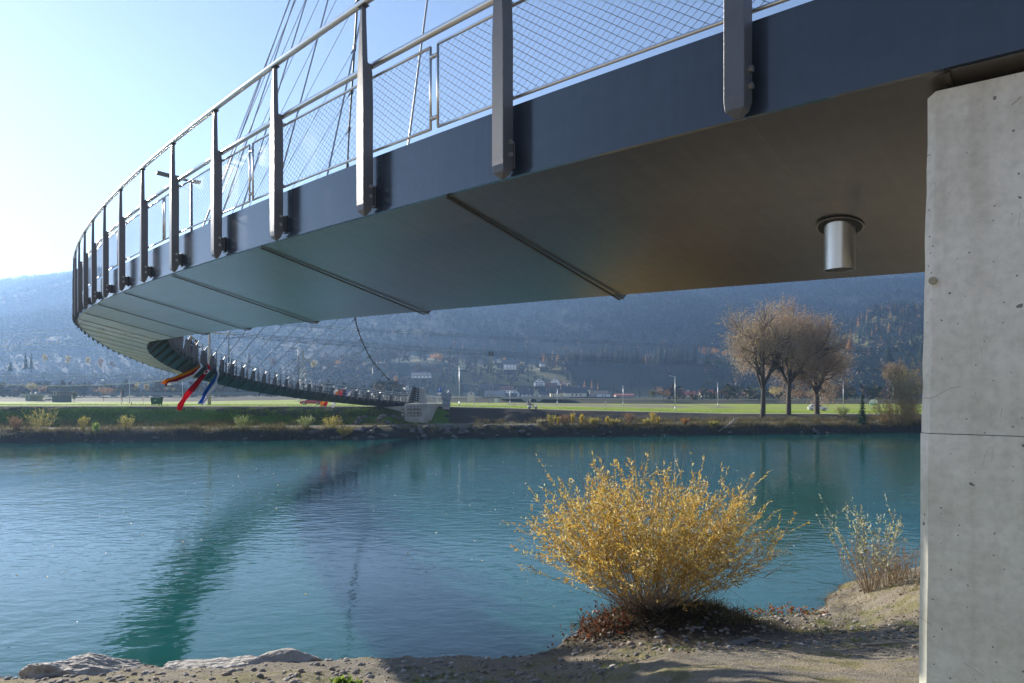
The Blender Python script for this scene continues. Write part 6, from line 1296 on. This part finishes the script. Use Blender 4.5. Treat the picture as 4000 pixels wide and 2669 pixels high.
p = P(1216, 1580, 140); p.z = float(valley_z(p.x, p.y)) + .02; car('red car parked on the far bank partly hidden behind the bridge deck', p, .1, (.45, .012, .015), 4.3, 1.42)
# mobility scooter with rider
p = P(2080, 1599, 107); p.z = float(valley_z(p.x, p.y)) + .02; ms_ = empty('mobility_scooter', p); tag(ms_, 'white four wheeled mobility scooter riding along the far road', 'mobility scooter')
MB().box(-.62, .60, -.26, .26, .22, .34).build('footplate', M['white'], ms_, bevel=.04); MB().hexa([(-.75, -.3, .25), (-.05, -.3, .25), (-.05, .3, .25), (-.75, .3, .25), (-.65, -.25, .62), (-.15, -.25, .62), (-.15, .25, .62), (-.65, .25, .62)]).build('rear_cowl', M['white'], ms_, bevel=.06)
MB().box(-.62, -.12, -.25, .25, .63, .73).build('seat', M['black'], ms_, bevel=.03); MB().box(-.68, -.58, -.24, .24, .74, 1.22).build('backrest', M['black'], ms_, bevel=.04)
MB().tube([(.55, 0, .3), (.42, 0, 1.0)], .05, 8).build('steering_column', M['white'], ms_); MB().tube([(.40, -.28, 1.02), (.40, .28, 1.02)], .022, 8).build('handlebar', M['black'], ms_); MB().hexa([(.52, -.2, .34), (.72, -.2, .34), (.72, .2, .34), (.52, .2, .34), (.46, -.12, .85), (.52, -.12, .85), (.52, .12, .85), (.46, .12, .85)]).build('front_cowl', M['white'], ms_, bevel=.04)
for x in (-.48, .55):
    for y in (-.30, .30): w_ = MB().tube([(x, y - .05, .2), (x, y + .05, .2)], .20, 16).build('wheel', M['rubber'], ms_); MB().tube([(x, y - .055 if y < 0 else y + .055, .2), (x, y - .06 if y < 0 else y + .06, .2)], .09, 10).build('rim', M['socket'], w_)
for i in range(4): MB().box(-.98, -.70, -.2, .2, .70 + i * .15, .70 + i * .15 + .09).build('rear_basket_slat', M['white'], ms_)
MB().tube([(.42, .24, 1.03), (.42, .30, 1.25)], .012, 6).build('mirror', M['black'], ms_)
sit = {'pelvis': (0, -.05, .82), 'waist': (0, -.08, .95), 'chest': (0, -.07, 1.12), 'neck0': (0, -.04, 1.27), 'neck': (0, -.02, 1.34), 'head0': (0, 0, 1.41), 'head1': (0, 0, 1.50), 'head2': (0, -.005, 1.565), 'nose0': (0, .08, 1.455), 'nose': (0, .105, 1.45)}
for s_, k in ((-1, 'l'), (1, 'r')): sit.update({'hip' + k: (.10 * s_, 0, .80), 'knee' + k: (.13 * s_, .42, .78), 'ank' + k: (.13 * s_, .50, .42), 'toe' + k: (.14 * s_, .66, .38), 'sh' + k: (.18 * s_, -.05, 1.22), 'el' + k: (.23 * s_, .16, 1.02), 'wr' + k: (.22 * s_, .60, 1.0), 'ha' + k: (.21 * s_, .68, 1.02), 'ear' + k: (.085 * s_, -.01, 1.465)})
person('person in grey top and black trousers with white helmet seated on the mobility scooter', ms_.location + Vector((-.33, 0, -.04)), -math.pi / 2, sit, (.42, .43, .45), (.02, .02, .022), (.5, .34, .26), hat=(.72, .72, .72))

# ---- power lines
def wire(label, pts, d0, d1, r=.03, group='overhead power cables', m=None, off=(0, 0)):
    n = len(pts); xs_ = np.array([q[0] for q in pts], float) + off[0]; ys_ = np.array([q[1] for q in pts], float) + off[1]; pf = np.polyfit(xs_, ys_, min(2, n - 1)); X = np.linspace(xs_[0], xs_[-1], 26); pp = [P(x, np.polyval(pf, x), d0 + (d1 - d0) * i / 25) for i, x in enumerate(X)]
    o = MB().tube(pp, r, 4).build('power_cable', m or M['black']); tag(o, label, 'cable', group); return o
for k, oy in enumerate((0, 7)): wire('dark %s of the upper pair of power cables crossing before the mountain' % ('upper one', 'lower one')[k], [(920, 1250), (1200, 1269), (2000, 1319), (2700, 1350), (3640, 1368)], 150, 300, .045, off=(0, oy))
for k, oy in enumerate((-4, 2, 9, 14)): wire('%s dark cable of the lower power line crossing behind the three big trees' % ('topmost', 'second', 'third', 'lowest')[k], [(915, 1304), (1200, 1325), (2000, 1381), (2700, 1413), (3620, 1437)], 125, 300, .040, off=(0, oy))
LW = mat('sunlit_cable', (.55, .55, .56), .4, .5)  # pale colour stands in for the sunlight on the left-hand cables
for k, (a, b_) in enumerate([((0, 1308), (330, 1281)), ((0, 1327), (340, 1299)), ((0, 1356), (420, 1323)), ((0, 1372), (440, 1338))]): wire('%s sunlit cable rising to the bridge railing at the left edge' % ('topmost', 'second', 'third', 'fourth')[k], [a, ((a[0] + b_[0]) / 2, (a[1] + b_[1]) / 2 + 2), b_], 150, 190, .04, m=LW)
wire('sagging sunlit cable over the left wood above the marker balls', [(0, 1466), (172, 1470), (400, 1463), (640, 1447)], 150, 190, .045, m=LW)
for k in range(3): wire('%s cable of the sunlit bundle low over the left meadow' % ('topmost', 'middle', 'lowest')[k], [(0, 1499), (138, 1503.5), (503, 1496), (700, 1478)], 150, 200, .035, m=LW, off=(0, k * 2.2))
wire('faint thin cable that carries the white marker balls', [(0, 1495), (91, 1486), (181, 1481), (290, 1477), (447, 1477), (588, 1474)], 170, 190, .012, m=LW)
for (x, y) in ((21, 1492), (91, 1486), (181, 1481), (290, 1477), (447, 1477.6), (588, 1474)): tag(MB().sphere(P(x, y, 172), (.20, .14, .11), 8, 6).build('marker_ball', M['white'], None, True), 'white marker ball on a thin cable over the left wood', 'marker ball', 'white cable marker balls')
p = P(818, 1583, 125); pz = P(822, 1300, 125); pp = empty('power_pole', (p.x, 125, float(valley_z(p.x, 125)))); tag(pp, 'tall beige concrete power pole with crossarm rising behind the hanging flags', 'power pole'); Hq = pz.z - pp.location.z
MB().tube([(0, 0, -.3), (0, 0, Hq)], [.30, .22], 12).build('pole', M['polec'], pp, True); MB().hexa([(-.8, -.15, Hq - .02), (4.6, .35, Hq - .42), (4.6, .6, Hq - .42), (-.8, .15, Hq - .02), (-.8, -.15, Hq + .22), (4.6, .35, Hq - .22), (4.6, .6, Hq - .22), (-.8, .15, Hq + .22)]).build('crossarm', M['polec'], pp)
for x in (1.6, 3.0, 4.4): MB().tube([(x, .3, Hq - .38 - .02 * x), (x, .3, Hq - 1.0)], .05, 6).build('insulator', M['black'], pp); MB().tube([(x - .6, .3, Hq - .95), (x, .3, Hq - 1.02), (x + 1.2, .3, Hq - .9)], .03, 5).build('jumper_cable', M['black'], pp)
def lattice(name, label, p, H, wb, wt, cat, m, r=.07):
    t = empty(name, p); tag(t, label, cat); mb = MB(); n = 9; c4 = ((-1, -1), (1, -1), (1, 1), (-1, 1)); W = lambda f: wb + (wt - wb) * min(1, f * 1.15)
    for i in range(n):
        f0, f1 = i / n, (i + 1) / n
        for k in range(4):
            a, b_ = c4[k], c4[(k + 1) % 4]; mb.tube([(a[0] * W(f0), a[1] * W(f0), H * f0), (a[0] * W(f1), a[1] * W(f1), H * f1)], r, 4, False); mb.tube([(a[0] * W(f0), a[1] * W(f0), H * f0), (b_[0] * W(f1), b_[1] * W(f1), H * f1)], r * .6, 4, False); mb.tube([(b_[0] * W(f0), b_[1] * W(f0), H * f0), (a[0] * W(f1), a[1] * W(f1), H * f1)], r * .6, 4, False)
    mb.build('lattice_tower', m, t); return t
M['pylon'] = mat('pylon_steel', (.22, .23, .24), .5, .5)
p = P(1183, 1568, 260); p.z = float(valley_z(p.x, p.y)); Hq = (1568 - 1362) * 260 / F; t = lattice('lattice_pylon', 'steel lattice pylon with a wide crossarm standing beyond the bridge', p, Hq, 1.5, .30, 'pylon', M['pylon'], .09)
for s_ in (-1, 1): MB().tube([(0, 0, Hq * .83), (s_ * 3.9, 0, Hq * .80)], .09, 4).tube([(0, 0, Hq * .76), (s_ * 3.9, 0, Hq * .795)], .09, 4).tube([(s_ * 1.9, 0, Hq * .815), (s_ * 1.2, 0, Hq * .775)], .05, 4).build('crossarm', M['pylon'], t)
for x in (-3.6, -2.6, 2.6, 3.6): MB().tube([(x, 0, Hq * .79), (x, 0, Hq * .79 - 1.1)], .08, 6).build('insulator', M['glass'], t)
p = P(1918, 1584, 250); p.z = float(valley_z(p.x, p.y)); Hq = (1584 - 1384) * 250 / F; t = empty('transformer_mast', p); tag(t, 'tall thin double legged mast with dark boxes on top before the hill houses', 'mast')
for x in (-.75, .75): MB().tube([(x, 0, 0), (x * .6, 0, Hq - 1)], .13, 6).build('leg', M['pylon'], t)
mb = MB()
for i in range(12): z0 = Hq * i / 13; mb.tube([(-.72 + .02 * i, 0, z0), (.72 - .02 * i, 0, z0 + Hq / 13)], .045, 4)
mb.build('bracing', M['pylon'], t)
for x in (-.55, .55): MB().box(x - .42, x + .42, -.4, .4, Hq - 1.3, Hq + .3).build('transformer_box', M['black'], t, bevel=.05)
MB().box(1.2, 2.6, -.5, .3, .4, 1.9).build('meter_box', M['galv'], t)

# ---- houses
WM = {k: mat('render_' + k, c_, .85, var=.06, vscale=.8) for k, c_ in dict(white=(.92, .92, .90), cream=(.86, .79, .60), yellow=(.86, .76, .48), grey=(.38, .38, .38), brown=(.12, .08, .06), rose=(.48, .37, .34), dark=(.06, .055, .05), olive=(.55, .54, .38), olive2=(.05, .05, .03)).items()}
RM = {k: mat('roof_' + k, c_, .75, var=.12, vscale=1.2, bump=.4, bscale=3) for k, c_ in dict(dark=(.045, .042, .045), grey=(.11, .115, .125), red=(.30, .085, .05), brown=(.085, .045, .04), rust=(.20, .09, .07), light=(.20, .205, .215)).items()}
def house(label, px0, px1, pbase, peave, pridge, d, wall, roof, gable=False, deep=None, wins=((.25, .4), (.5, .4), (.75, .4)), chim=True, wsize=(.9, 1.1), over=.6, flat=False, shutters=None, rz=0.0):
    c_ = P((px0 + px1) / 2, pbase, d); w = (px1 - px0) * d / F / 2; he = (pbase - peave) * d / F; hr = (pbase - pridge) * d / F; dp_ = deep or max(6, w * 1.5); t = empty('house', c_, rz); tag(t, label, 'house'); w -= over * .5
    MB().box(-w + .02, w - .02, .02, dp_, -5, -.002).build('foundation', WM['olive2'], t); w_ = MB(); w_.box(-w, w, 0, dp_, 0, he)
    if not flat:
        if gable: w_.add([(-w, 0, he), (w, 0, he), (0, 0, hr - .2), (-w, dp_, he), (w, dp_, he), (0, dp_, hr - .2)], [(0, 1, 2), (5, 4, 3)])
        else: w_.add([(-w, 0, he), (-w, dp_, he), (-w, dp_ / 2, hr - .2), (w, 0, he), (w, dp_, he), (w, dp_ / 2, hr - .2)], [(2, 1, 0), (3, 4, 5)])
    w_.build('wall', WM[wall], t); r_ = MB(); th = .22
    if flat: r_.box(-w - over, w + over, -over, dp_ + over, he + .003, hr); ro_ = r_.build('roof', RM[roof], t)
    else:
        if gable: a = [(-w - over, he - .25), (0, hr), (w + over, he - .25)]; r_.prism(a + [(x, z + th) for x, z in a[::-1]], lambda x, z, s_: (x, -over + (dp_ + 2 * over) * s_, z))
        else: a = [(-over, he - .25), (dp_ / 2, hr), (dp_ + over, he - .25)]; r_.prism(a + [(x, z + th) for x, z in a[::-1]], lambda x, z, s_: (-w - over + 2 * (w + over) * s_, x, z))
        ro_ = r_.build('roof', RM[roof], t)
    if chim and not flat: MB().box(w * .3, w * .3 + .6, dp_ * .45, dp_ * .45 + .6, hr - .8, hr + .9).build('chimney', WM['rose'], ro_)
    for (fx, fz) in wins:
        x = -w + 2 * w * fx; z = he * fz if fz <= 1 else he + (hr - he) * (fz - 1); f = MB().box(x - wsize[0] * .62, x + wsize[0] * .62, -.05, -.003, z - wsize[1] * .58, z + wsize[1] * .58).build('window', M['white'], t); MB().box(x - wsize[0] * .5, x + wsize[0] * .5, -.07, -.052, z - wsize[1] * .5, z + wsize[1] * .5).build('pane', M['glass'], f)
        if shutters:
            for s_ in (-1, 1): MB().box(x + s_ * wsize[0] * .9 - .22, x + s_ * wsize[0] * .9 + .22, -.06, -.004, z - wsize[1] * .55, z + wsize[1] * .55).build('shutter', WM[shutters], f)
    return t
def balcony(t, x0, x1, z, m='brown', dz=1.0): MB().box(x0, x1, -1.3, -.08, z - .15, z).box(x0, x1, -1.3, -1.2, z + .001, z + dz).build('balcony', WM[m], t)
h = house('big white chalet with grey roof and balconies high on the hillside', 1966, 2018, 1444, 1424, 1406, 640, 'white', 'grey', wins=((.3, .28), (.55, .28), (.8, .28), (.3, .78), (.55, .78), (.8, .78))); balcony(h, -5.5, 5.5, 2.6, 'white')
house('small white cottage on the hill with grey roof below orange larches', 2108, 2143, 1433, 1421, 1414, 670, 'white', 'grey', wins=((.25, .5), (.7, .5)))
house('narrow pale gabled house at the edge of the dark hill wood', 2200, 2216, 1422, 1412, 1399, 690, 'cream', 'dark', gable=True, wins=((.5, .5),), chim=False)
house('wide white hillside house with light roof left of the chalet', 1606, 1680, 1477, 1467, 1456, 600, 'white', 'grey', wins=((.12, .5), (.3, .5), (.5, .5), (.7, .5), (.88, .5)))
house('dark wooden chalet among trees at the left end of the hill', 1752, 1788, 1430, 1418, 1402, 660, 'brown', 'dark', gable=True, wins=((.35, .5), (.65, .5)))
house('grey brown gabled chalet right of the dark wooden one', 1788, 1824, 1444, 1428, 1412, 650, 'olive', 'brown', gable=True, wins=((.3, .5), (.65, .5), (.5, 1.3)))
house('low pale house behind the big white chalet', 1940, 1976, 1418, 1410, 1404, 690, 'cream', 'light', wins=((.3, .5), (.7, .5)))
house('white gabled house with dark shutters and steep dark roof above the village row', 2086, 2129, 1508, 1493, 1477, 575, 'white', 'dark', gable=True, wins=((.25, .25), (.5, .25), (.75, .25), (.25, .8), (.5, .8), (.75, .8), (.5, 1.4)), shutters='dark', wsize=(.8, 1.0))
house('white gabled house with two windows right of the shuttered one', 2153, 2187, 1506, 1490, 1475, 580, 'white', 'dark', gable=True, wins=((.3, .5), (.65, .5), (.5, 1.35)))
house('brown red barn roof between the two white gabled houses', 2131, 2177, 1521, 1508, 1496, 565, 'brown', 'rust', wins=(), chim=False)
house('small white garage with rounded roof above the cream house', 2215, 2232, 1506, 1499, 1494, 585, 'white', 'light', gable=True, wins=((.5, .5),), chim=False, wsize=(2, 1.2))
house('low brick red shed right of the two white gabled houses', 2190, 2213, 1506, 1499, 1496, 583, 'rose', 'rust', wins=((.5, .5),), chim=False)
house('yellowish bungalow with wide light grey roof at the left of the village row', 1893, 1976, 1550, 1544, 1527, 530, 'yellow', 'light', wins=((.1, .5), (.3, .5)))
house('long dark barn behind the grey roofed bungalow', 1872, 1950, 1528, 1516, 1500, 560, 'dark', 'dark', wins=(), chim=False)
house('white house with dull red roof behind the village row', 1954, 2006, 1536, 1524, 1508, 550, 'white', 'rust', wins=((.3, .5), (.6, .5)))
house('white house with half hidden dark red gable in the village row', 1992, 2030, 1550, 1536, 1521, 535, 'white', 'brown', gable=True, wins=((.4, .45), (.7, .45), (.5, 1.3)))
house('low dark roofed hut in front of the white gabled village house', 1974, 2020, 1551, 1547, 1537, 520, 'dark', 'dark', wins=(), chim=False)
house('white house with long dark roof in the middle of the village row', 2034, 2084, 1550, 1540, 1525, 535, 'white', 'dark', wins=((.3, .5), (.6, .5), (.85, .5)))
house('pale olive gabled house in the middle of the village row', 2084, 2108, 1550, 1538, 1525, 530, 'olive', 'dark', gable=True, wins=((.5, .4),))
house('low dark roofed house right of the olive gable', 2108, 2150, 1551, 1541, 1527, 545, 'grey', 'dark', wins=((.5, .5),))
house('yellow house with white gable and black roof in the village row', 2149, 2212, 1550, 1536, 1519, 530, 'yellow', 'dark', wins=((.2, .35), (.45, .35), (.7, .35)))
h = house('large cream villa with dark hip roof and grouped windows in the village row', 2203, 2292, 1551, 1535, 1513, 525, 'cream', 'dark', wins=((.36, .5), (.55, .5), (.74, .5)), wsize=(1.6, 1.3))
house('flat roofed modern house with rose upper floor and white wing ending the village row', 2306, 2378, 1551, 1527, 1524, 525, 'rose', 'light', flat=True, wins=((.2, .45), (.12, .8), (.62, .3), (.75, .3)), chim=False, over=.9)
house('white low garage wing in front of the flat roofed house', 2333, 2384, 1551, 1541, 1539.5, 521, 'white', 'light', flat=True, wins=((.4, .5), (.6, .5)), chim=False, over=.2)
house('long brick red hall behind the meadow right of the flat roofed house', 2405, 2477, 1553, 1544, 1540, 480, 'rose', 'red', wins=(), chim=False)
house('yellow bungalow with red tiled roof left of the left big tree', 2644, 2722, 1553, 1544, 1529, 440, 'yellow', 'red', wins=((.4, .5), (.7, .5)))
house('long low house with red tiled roof, second from the left in the red roofed row', 2738, 2792, 1550, 1542, 1523, 430, 'cream', 'red', wins=((.3, .5), (.7, .5)), chim=False)
house('broad house with red tiled roof and porch behind the thin lamp post', 2790, 2886, 1551, 1543, 1524, 425, 'cream', 'red', wins=((.2, .5), (.5, .5), (.8, .5)))
house('small house with steep red roof beside the left big tree', 2906, 2956, 1552, 1540, 1521, 420, 'brown', 'red', gable=True, wins=((.5, .4),), chim=False)
house('white house with red roof on the knoll to the right', 3440, 3465, 1382, 1372, 1364, 690, 'white', 'red', wins=((.5, .5),))
house('pale building with dark roof behind the far bridge railing', 1522, 1592, 1536, 1516, 1508, 400, 'white', 'grey', wins=tuple((i / 9 + .05, .4) for i in range(9)), chim=False, wsize=(.7, .9))
house('dark shed with flat light roof on the left embankment', 201, 241, 1546, 1530, 1527, 250, 'brown', 'light', flat=True, wins=((.3, .5),), chim=False, over=.5)
house('small grey roofed house behind the left underpass', 112, 142, 1543, 1538, 1532, 320, 'grey', 'grey', wins=((.5, .4),), chim=False)
house('dark roofed farmhouse behind the hanging flags', 860, 920, 1546, 1536, 1520, 380, 'grey', 'dark', wins=((.4, .5),), chim=False)
# underpasses and barrier
for (x0, x1, y0, y1, d, lab, cx0, cx1) in [(1955, 2225, 1551, 1559, 290, 'pale concrete road underpass bridge behind the mobility scooter', 2035, 2122), (78, 196, 1539, 1546, 262, 'small concrete underpass at the left end of the meadow', 92, 118)]:
    t = empty('underpass', P((x0 + x1) / 2, y1, d)); tag(t, lab, 'bridge'); inv = Matrix.Translation(-t.location)
    o = pxrect(MB(), x0, x1, y0, y1, d, 9).build('deck', M['concrete2'], t); o.matrix_parent_inverse = inv
    for (a, b_, s_) in ((cx0, cx0 + (cx1 - cx0) * .42, 1), (cx1, cx1 - (cx1 - cx0) * .32, -1)):
        q0 = P(a, y1, d + .3); q1 = P(b_, y1, d + .3); bz = P(0, y1 + 22, d).z; mb = MB(); mb.hexa([(q1.x - .1 * s_, d + .3, bz), (q1.x, d + .3, bz), (q1.x, d + 8, bz), (q1.x - .1 * s_, d + 8, bz), (q0.x, d + .3, q0.z), (q1.x, d + .3, q0.z), (q1.x, d + 8, q0.z), (q0.x, d + 8, q0.z)]); o = mb.build('abutment_wall', M['concrete2'], t); o.matrix_parent_inverse = inv
tag(pxrect(MB(), 380, 1010, 1532, 1545, 300, .4).build('noise_barrier', mat('barrier_grey', (.13, .14, .15), .7, var=.1, vscale=.3)), 'long grey noise barrier wall along the left embankment', 'wall')
tag(pxrect(MB(), 1880, 2420, 1550, 1556, 330, .4).build('noise_barrier', bpy.data.materials['barrier_grey']), 'dark barrier wall in front of the village row', 'wall')
